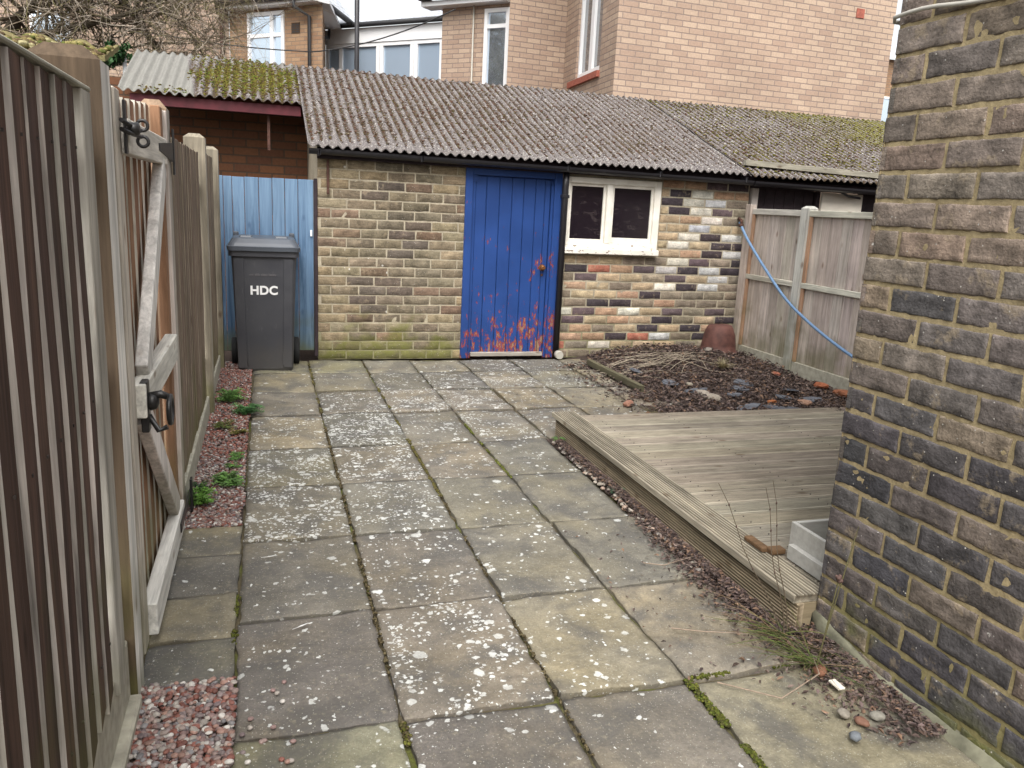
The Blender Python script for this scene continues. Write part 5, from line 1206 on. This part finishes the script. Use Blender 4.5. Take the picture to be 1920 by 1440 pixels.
# brick reveals of the window opening
rv = Vector((-d21.y, d21.x))*-1
nin = Vector((1, .05)).normalized()*.10
for u in (WU0, WU1):
    p = Vector(P2)+d21*u; q_ = p+nin
    uvwall(m_, (p.x, p.y), (q_.x, q_.y), WZ0, WZ1)
part(m_, 'wall', 'tan', ha)
nw = Vector((-1, .05)).normalized()
pa = Vector(P2)+d21*WU0+nin*.7; pb_ = Vector(P2)+d21*WU1+nin*.7
window_unit(ha, pa, pb_, WZ0+.03, WZ1, nw, 'glass_deep', bars=(.50, .56), fr=.055)
m_ = MB(); F = Matrix(((d21.x, nw.x, 0), (d21.y, nw.y, 0), (0, 0, 1))).to_4x4(); F.translation = (P2[0], P2[1], 0)
m_.box((WU0-.25, -.06, WZ0-.085), (WU1+.03, .045, WZ0-.002), ax=F); part(m_, 'window_sill', 'redsill', ha)
pa = Vector(P5)+d54*.835; pb_ = Vector(P5)+d54*(L54-.01); nw5 = Vector((d54.y, -d54.x))
window_unit(ha, pa, pb_, 2.2, 4.41, nw5, 'glass_sky', fr=.06, trans=(4.14,))
c0 = Vector((*P5, 0)); c1 = Vector((*P4, 0)); nv = Vector((nw5.x, nw5.y, 0)); dv = Vector((d54.x, d54.y, 0))
e0 = c0-dv*.30
def slabprism(mb, pts, z0, z1):
    loft(mb, [[(p[0], p[1], z0) for p in pts], [(p[0], p[1], z1) for p in pts]])
slabprism(m2 := MB(), [e0+nv*.20, c1+nv*.20, c1-nv*.1, e0-nv*.1], 4.475, 4.55); part(m2, 'soffit', 'upvc', ha)
m_ = MB(); m_.tube([e0+nv*.25+Vector((0, 0, 4.60)), c1+nv*.25+Vector((0, 0, 4.60))], .05, 8); m_.tube([e0+nv*.25+Vector((0, 0, 4.60)), e0-nv*.7+Vector((0, 0, 4.60))], .045, 8); part(m_, 'gutter', 'wire', ha)
m_ = MB(); pp_ = Vector(P5)+d54*.63; m_.tube([Vector((pp_.x, pp_.y, z))+nv*.03 for z in (0, 4.5)], .014, 6); part(m_, 'wall_pipe', 'cable', ha)
m_ = MB(); m_.uv = {}
def uvquad(mb, P, uvs):
    if mb.uv is None: mb.uv = {}
    i = [mb.av(p) for p in P]
    for k, u in zip(i, uvs): mb.uv[k] = u
    mb.af(i)
A = e0+nv*.27+Vector((0, 0, 4.58)); B = c1+nv*.27+Vector((0, 0, 4.58)); C = c1-nv*1.6+Vector((0, 0, 6.)); D = c0-nv*1.6+Vector((0, 0, 6.))
uvquad(m_, [A, B, C, D], [(0, 0), (2, 0), (2, 3), (0, 3)]); part(m_, 'bay_roof', 'slates', ha)
m_ = MB(); dd = Vector((P0_[0]-P1[0], P0_[1]-P1[1], 0)).normalized(); F = Matrix(((dd.x, dd.y, 0), (dd.y, -dd.x, 0), (0, 0, 1))).to_4x4(); F.translation = (P1[0], P1[1], 0)
m_.box((3.82, -.01, 4.205), (3.96, .012, 4.33), ax=F); part(m_, 'air_brick', 'redsill', ha)
m_ = MB(); uvquad(m_, [(P3[0], P3[1]-2.4, TZ), (P0_[0], P0_[1]-.3, TZ), (P0_[0], 17, TZ+2), (P3[0], 17, TZ+2)], [(0, 0), (8, 0), (8, 5), (0, 5)]); part(m_, 'roof', 'slates', ha)
# middle house with the glazed sun room and hipped roof
hb = thing('sunroom_house', 'buff brick house with glazed sun room, dark gutters and pale slate roof', 'house', (1.5, 18, 0))
Q0 = Vector((3.62, 17.45)); Q1 = Vector((1.41, 19.66)); q = (Q0-Q1).normalized(); LQ = (Q0-Q1).length; nq = Vector((-q.y, q.x))*-1
nq = Vector((q.y, -q.x))
m_ = MB(); uvwall(m_, Q1, Q0, 0, 3.2)
C0 = Vector((1.14, 17.0)); C1 = Vector((-.62, 18.76)); c_ = (C0-C1).normalized(); LC_ = (C0-C1).length; nc = Vector((c_.y, -c_.x))
uvwall(m_, C1, C0, 0, 4.92, holes=[(.52, 1.52, 2.6, 4.87)]); uvwall(m_, C0, Q1+Vector((-.01, .2)), 0, 4.92)
part(m_, 'wall', 'orange', hb)
window_unit(hb, Q1, Q0, 3.2, 4.62, nq, 'glass_room', bars=(.42, 1.45, 1.55, 2.35, 2.45), fr=.075)
m_ = MB(); F = Matrix(((q.x, nq.x, 0), (q.y, nq.y, 0), (0, 0, 1))).to_4x4(); F.translation = (Q1.x, Q1.y, 0)
m_.box((0, -.04, 4.625), (LQ, .05, 4.93), ax=F); part(m_, 'fascia_board', 'upvc', hb)
m_ = MB(); m_.tube([(Q1.x+nq.x*.12-.2, Q1.y+nq.y*.12+.2, 4.98), (Q0.x+nq.x*.12+.1, Q0.y+nq.y*.12-.1, 4.98)], .055, 8); part(m_, 'gutter', 'wire', hb)
m_ = MB(); z_ = 5.0; a_ = Vector((Q1.x+nq.x*.15, Q1.y+nq.y*.15, z_)); b2 = Vector((Q0.x+nq.x*.15, Q0.y+nq.y*.15, z_)); uvquad(m_, [a_, b2, b2+Vector((2, 2, 1.2)), a_+Vector((2, 2, 1.2))], [(0, 0), (3, 0), (3, 3), (0, 3)]); part(m_, 'sunroom_roof', 'slates', hb)
pa = C1+c_*.525; pb_ = C1+c_*1.515; window_unit(hb, pa, pb_, 2.6, 4.86, nc, 'glass_sky', bars=(.66,), fr=.07, trans=(4.42,))
nc3 = Vector((nc.x, nc.y, 0)); C03 = Vector((C0.x, C0.y, 0)); C13 = Vector((C1.x, C1.y, 0)); rr_ = Vector((.14, .0, 0))
m_ = MB(); slabprism(m_, [C13+nc3*.24, C03+nc3*.24+rr_*.3, C03+rr_, Vector((1.75, 19.6, 0)), C13-nc3*.3], 4.925, 4.99); part(m_, 'soffit', 'upvc', hb)
m_ = MB(); zz_ = Vector((0, 0, 5.03)); m_.tube([C13+nc3*.30+zz_, C03+nc3*.30+rr_*.3+zz_], .06, 8); m_.tube([C03+nc3*.30+rr_*.3+zz_, Vector((1.95, 19.2, 5.03))], .06, 8); part(m_, 'gutter', 'wire', hb)
m_ = MB(); e_ = C03+nc3*.06-Vector((c_.x, c_.y, 0))*.28; m_.tube([e_+nc3*.22-Vector((c_.x, c_.y, 0))*.22+Vector((0, 0, 5.0)), e_+nc3*.20-Vector((c_.x, c_.y, 0))*.20+Vector((0, 0, 4.85)), e_+Vector((0, 0, 4.7)), e_+Vector((0, 0, 1.))], .035, 8)
m_.tube([Vector((1.45, 19.4, 4.95)), Vector((1.42, 19.2, 4.7)), e_+Vector((0, 0, 4.35))], .03, 8); part(m_, 'downpipe', 'wire', hb)
m_ = MB(); 
for i in range(4):
    for j in range(3): pass
fx = Matrix(((c_.x, nc.x, 0), (c_.y, nc.y, 0), (0, 0, 1))).to_4x4(); fx.translation = (C1.x, C1.y, 0)
m_.box((1.70, -.01, 4.42), (1.92, .008, 4.62), ax=fx)
for i in range(2):
    for j in range(4): m_.mi = 1; m_.box((1.72+i*.10, .008, 4.44+j*.043), (1.80+i*.10, .0095, 4.46+j*.043), ax=fx)
part(m_, 'air_brick', ['storebrick', 'wire'], hb)
m_ = MB(); g0 = C13+nc3*.32+Vector((0, 0, 5.06)); g1 = C03+nc3*.32+rr_*.3+Vector((0, 0, 5.06)); g2 = Vector((1.98, 19.2, 5.06)); ap = Vector((.9, 20.2, 6.75)); ap2 = Vector((-1.4, 22.4, 6.75))
uvquad(m_, [g0, g1, ap, ap2], [(0, 0), (2.6, 0), (2.6, 3.5), (0, 3.5)]); uvquad(m_, [g1, g2, ap, ap], [(0, 0), (2.5, 0), (2, 3), (2, 3)]); part(m_, 'roof', 'slates', hb)
# left house behind the tree
hc = thing('left_brick_house', 'tan brick house behind the bare tree at the left', 'house', (-4, 18.8, 0))
m_ = MB(); uvwall(m_, (-8.6, 18.8), (-.63, 18.8), 0, 6.6, holes=[(4.3, 5.0, 3.2, 4.6), (1.4, 2.2, 3.3, 4.6)]); part(m_, 'wall', 'tan', hc)
window_unit(hc, (-4.3, 18.8), (-3.6, 18.8), 3.2, 4.6, (0, -1), 'glass_sky'); window_unit(hc, (-7.2, 18.8), (-6.4, 18.8), 3.3, 4.6, (0, -1), 'glass_sky')
m_ = MB(); uvquad(m_, [(-8.8, 18.5, 6.6), (-.6, 18.5, 6.6), (-.6, 22, 8.6), (-8.8, 22, 8.6)], [(0, 0), (8, 0), (8, 4), (0, 4)]); part(m_, 'roof', 'slates', hc)
m_ = MB(); m_.tube([(-.78, 18.72, z) for z in (1, 6.6)], .035, 8); part(m_, 'downpipe', 'rust', hc)
# far house seen between the buff house and the dark wall
hd = thing('distant_brick_house', 'sliver of distant brick house beside the dark wall corner', 'house', (19, 22, 0))
m_ = MB(); uvwall(m_, (17, 22), (24, 22), 0, 6.3, holes=[(1.2, 2.9, 3.4, 5.2)]); part(m_, 'wall', 'orange', hd); window_unit(hd, (18.2, 22), (19.9, 22), 3.4, 5.2, (0, -1), 'glass_sky')
m_ = MB(); uvquad(m_, [(16.9, 21.8, 6.3), (24, 21.8, 6.3), (24, 26, 8), (16.9, 26, 8)], [(0, 0), (7, 0), (7, 4), (0, 4)]); part(m_, 'roof', 'slates', hd)
# flue pole, wires
m_ = MB(); m_.tube([(.978, 9.25, 0), (.978, 9.25, 5.2)], .026, 10); tag(m_.build('flue_pole', 'black'), 'thin black upright pole behind the corrugated ridge', 'pole')
def wire(a, b, sag, label):
    a = Vector(a); b = Vector(b); m_ = MB(); m_.tube([a.lerp(b, t)+Vector((0, 0, -sag*4*t*(1-t))) for t in [k/16 for k in range(17)]], .012, 5); tag(m_.build('overhead_cable', 'wire'), label, 'cable')
wire((-2.9, 17.0, 4.2), (.95, 16.9, 4.02), .1, 'thin dark cable drooping in front of the left houses')
wire((.95, 16.9, 4.02), (3.0, 13.6, 4.35), .12, 'dark cable rising across the sun room windows to the buff house')
# mossy tiled roof beyond the near fence
mt = thing('mossy_shed_roof', 'wavy yellow lichened shed roof beyond the near fence', 'shed', (-1.3, 5.0, 0))
m_ = MB(); TX0, TX1 = -2.6, -.80
mossb = MB()
for i in range(900):
    x = R(-1.9, -.82); y = R(4.98, 5.35); s_ = R(.008, .024); c = random.choice([(.22, .19, .075), (.14, .11, .05), (.08, .09, .025), (.10, .07, .04), (.30, .27, .15), (.09, .06, .04)]); blob(mossb, (x, y, 2.0+.26*(y-5.0)+.018*cos(2*pi*x/.2)-.066*max(0, (x+1.15))+R(-.006, .012)), s_*1.3, s_, s_*.8, (*c, 1), i)
mb_ = part(mossb, 'moss', 'moss', mt); mb_['kind'] = 'stuff'; nu = 110; ix = {}
for j in range(7):
    for i in range(nu+1):
        x = TX0+(TX1-TX0)*i/nu; y = 5.0+.5*j/6; ph = 2*pi*x/.20; z = 2.0+.10*j/6*1.3+.018*cos(ph)+.012*cos(ph*2+1)*0+.012*noise.noise(Vector((x*9, y*9, 0)))-.055*max(0, (x+1.15))*1.2
        c_col = (.17, .145, .07) if noise.noise(Vector((x*7, y*7, 4))) > -.1 else (.16, .14, .06)
        ix[i, j] = m_.av((x, y+.01*noise.noise(Vector((x*9, 1, 1))), z), (*c_col, 1)); ix[i, j, 1] = m_.av((x, y, z-.028), (.20, .18, .09, 1))
for j in range(6):
    for i in range(nu): m_.af((ix[i, j], ix[i+1, j], ix[i+1, j+1], ix[i, j+1]), sm=True); m_.af((ix[i, j, 1], ix[i, j+1, 1], ix[i+1, j+1, 1], ix[i+1, j, 1]), sm=True)
for i in range(nu): m_.af((ix[i, 0, 1], ix[i+1, 0, 1], ix[i+1, 0], ix[i, 0]))
for j in range(6): m_.af((ix[nu, j, 1], ix[nu, j+1, 1], ix[nu, j+1], ix[nu, j]))
part(m_, 'roof', 'moss', mt)
m_ = MB(); m_.box((-2.5, 5.06, 0), (-.86, 5.45, 1.93)); part(m_, 'wall', 'darkwood', mt)
# ================================================================== tree
def make_tree(name, base, label, seed, specs, twigs=2600):
    rnd = random.Random(seed); t = thing(name, label, 'tree', base)
    tr = MB(); cr = MB(); base = Vector(base)
    limbs = []
    for s_ in specs:
        pts = [Vector(p) for p in s_[0]]; P = []
        for i in range(len(pts)-1):
            for k in range(5):
                tt = k/5; p0, p1, p2, p3 = pts[max(i-1, 0)], pts[i], pts[i+1], pts[min(i+2, len(pts)-1)]
                P.append(.5*((2*p1)+(p2-p0)*tt+(2*p0-5*p1+4*p2-p3)*tt*tt+(3*p1-p0-3*p2+p3)*tt**3)+Vector([rnd.uniform(-.02, .02)*s_[1]*12 for _ in range(3)]))
        P.append(pts[-1]); n_ = len(P); rr2 = [s_[1]+(s_[2]-s_[1])*k/(n_-1) for k in range(n_)]
        tr.col((.085, .07, .05)); tr.tube(P, rr2, 8); limbs.append((P, rr2))
    def branch(p, d, L_, r_, lev):
        n_ = 6 if lev < 2 else 4; P = [p]; dd = d.copy()
        for k in range(n_):
            dd = (dd+Vector([rnd.gauss(0, .16) for _ in range(3)])+Vector((0, 0, -.05 if lev else .02))).normalized(); P.append(P[-1]+dd*L_/n_)
        q = rnd.uniform(.7, 1.3); c = (.15*q, .12*q, .085*q) if lev < 2 else ((.36*q, .31*q, .25*q) if rnd.random() < .6 else (.19*q, .17*q, .08*q))
        cr.col(c); cr.tube(P, [r_*(1-.75*k/n_) for k in range(n_+1)], 5 if lev == 0 else 3, caps=False)
        if lev < 2:
            for _ in range(8 if lev == 0 else 5):
                i = rnd.randint(1, n_); e = Vector([rnd.gauss(0, 1) for _ in range(3)]).normalized(); nd_ = (dd*.5+e*.8).normalized(); branch(P[i], nd_, L_*rnd.uniform(.45, .75), r_*.5, lev+1)
    nb_ = twigs//45
    for _ in range(nb_):
        P, rr2 = rnd.choice(limbs[1:]) if len(limbs) > 1 else limbs[0]; i = rnd.randint(len(P)//4, len(P)-1); e = Vector([rnd.gauss(0, 1) for _ in range(3)]).normalized(); e.z = e.z*.8+.1
        branch(P[i], e, rnd.uniform(.6, 1.25), rr2[i]*.45+.003, 0)
    part(tr, 'trunk', 'bark', t); part(cr, 'crown', 'bark', t)
    return t
make_tree('bare_tree', (-3.6, 12.5, 0), 'bare tangled tree behind the left outbuilding roof', 5, [
    ([(-3.6, 12.5, 0), (-3.5, 12.5, 1.6), (-3.3, 12.4, 2.6), (-3.35, 12.3, 3.6)], .13, .10),
    ([(-3.3, 12.4, 2.9), (-2.7, 12.2, 3.55), (-2.0, 12.1, 3.95), (-1.2, 12.0, 4.5)], .07, .03),
    ([(-3.4, 12.3, 3.6), (-3.0, 12.3, 4.2), (-2.2, 12.2, 4.2), (-1.5, 12.2, 3.4), (-1.25, 12.1, 2.95)], .06, .025),
    ([(-3.4, 12.3, 3.5), (-4.2, 12.3, 4.2), (-5.0, 12.2, 4.4)], .06, .02),
    ([(-3.2, 12.4, 3.0), (-2.4, 12.0, 3.2), (-1.3, 11.9, 3.6), (-.6, 11.8, 4.1)], .05, .015),
    ([(-3.4, 12.3, 3.7), (-3.2, 12.3, 4.8), (-2.2, 12.3, 5.3), (-1.2, 12.2, 5.2)], .06, .02),
    ([(-2.2, 12.2, 4.4), (-1.5, 12.2, 4.9), (-.8, 12.1, 4.7), (-.55, 12.1, 3.6)], .04, .012),
    ([(-2.0, 12.1, 3.9), (-1.5, 11.9, 3.7), (-1.0, 11.8, 3.4), (-.7, 11.8, 3.0)], .03, .01),
    ([(-1.6, 12.2, 5.0), (-1.0, 12.1, 4.4), (-.75, 12.0, 3.9)], .03, .01)], twigs=10000)
def bush(name, c, r_, n_, cols_, label, cat='bush'):
    t = thing(name, label, cat, (c[0], c[1], 0)); m_ = MB(); m_.tube([(c[0], c[1], 0), (c[0]+.1, c[1], c[2])], [.05, .02], 6); part(m_, 'trunk', 'bark', t); m_ = MB(); rnd = random.Random(3)
    cl_ = [(rnd.gauss(0, .5), rnd.gauss(0, .5), rnd.gauss(0, .5)) for _ in range(28)]
    for i in range(n_):
        q = rnd.choice(cl_); p = Vector((c[0]+(q[0]+rnd.gauss(0, .16))*r_[0], c[1]+(q[1]+rnd.gauss(0, .16))*r_[1], c[2]+(q[2]+rnd.gauss(0, .16))*r_[2])); d = Vector([rnd.gauss(0, 1) for _ in range(3)]).normalized(); e = d.cross(Vector((.3, .2, 1))).normalized(); s_ = rnd.uniform(.02, .045); k = rnd.uniform(.6, 1.4); col_ = rnd.choice(cols_); m_.col((col_[0]*k, col_[1]*k, col_[2]*k))
        m_.quad(p-d*s_, p+e*s_*.45, p+d*s_, p-e*s_*.45)
    part(m_, 'crown', 'green', t)
bush('evergreen_bush', (-5.0, 14.5, 4.2), (1.1, .8, .75), 9000, [(.025, .035, .02), (.035, .045, .025)], 'dark evergreen foliage behind the bare tree at far left')
bush('ivy_bush', (-1.45, 9.6, 2.62), (.16, .15, .10), 900, [(.03, .09, .03), (.05, .12, .04)], 'small green leafy shrub showing over the left roof ridge')
for o in bpy.data.objects:
    if '_w' in o: del o['_w']
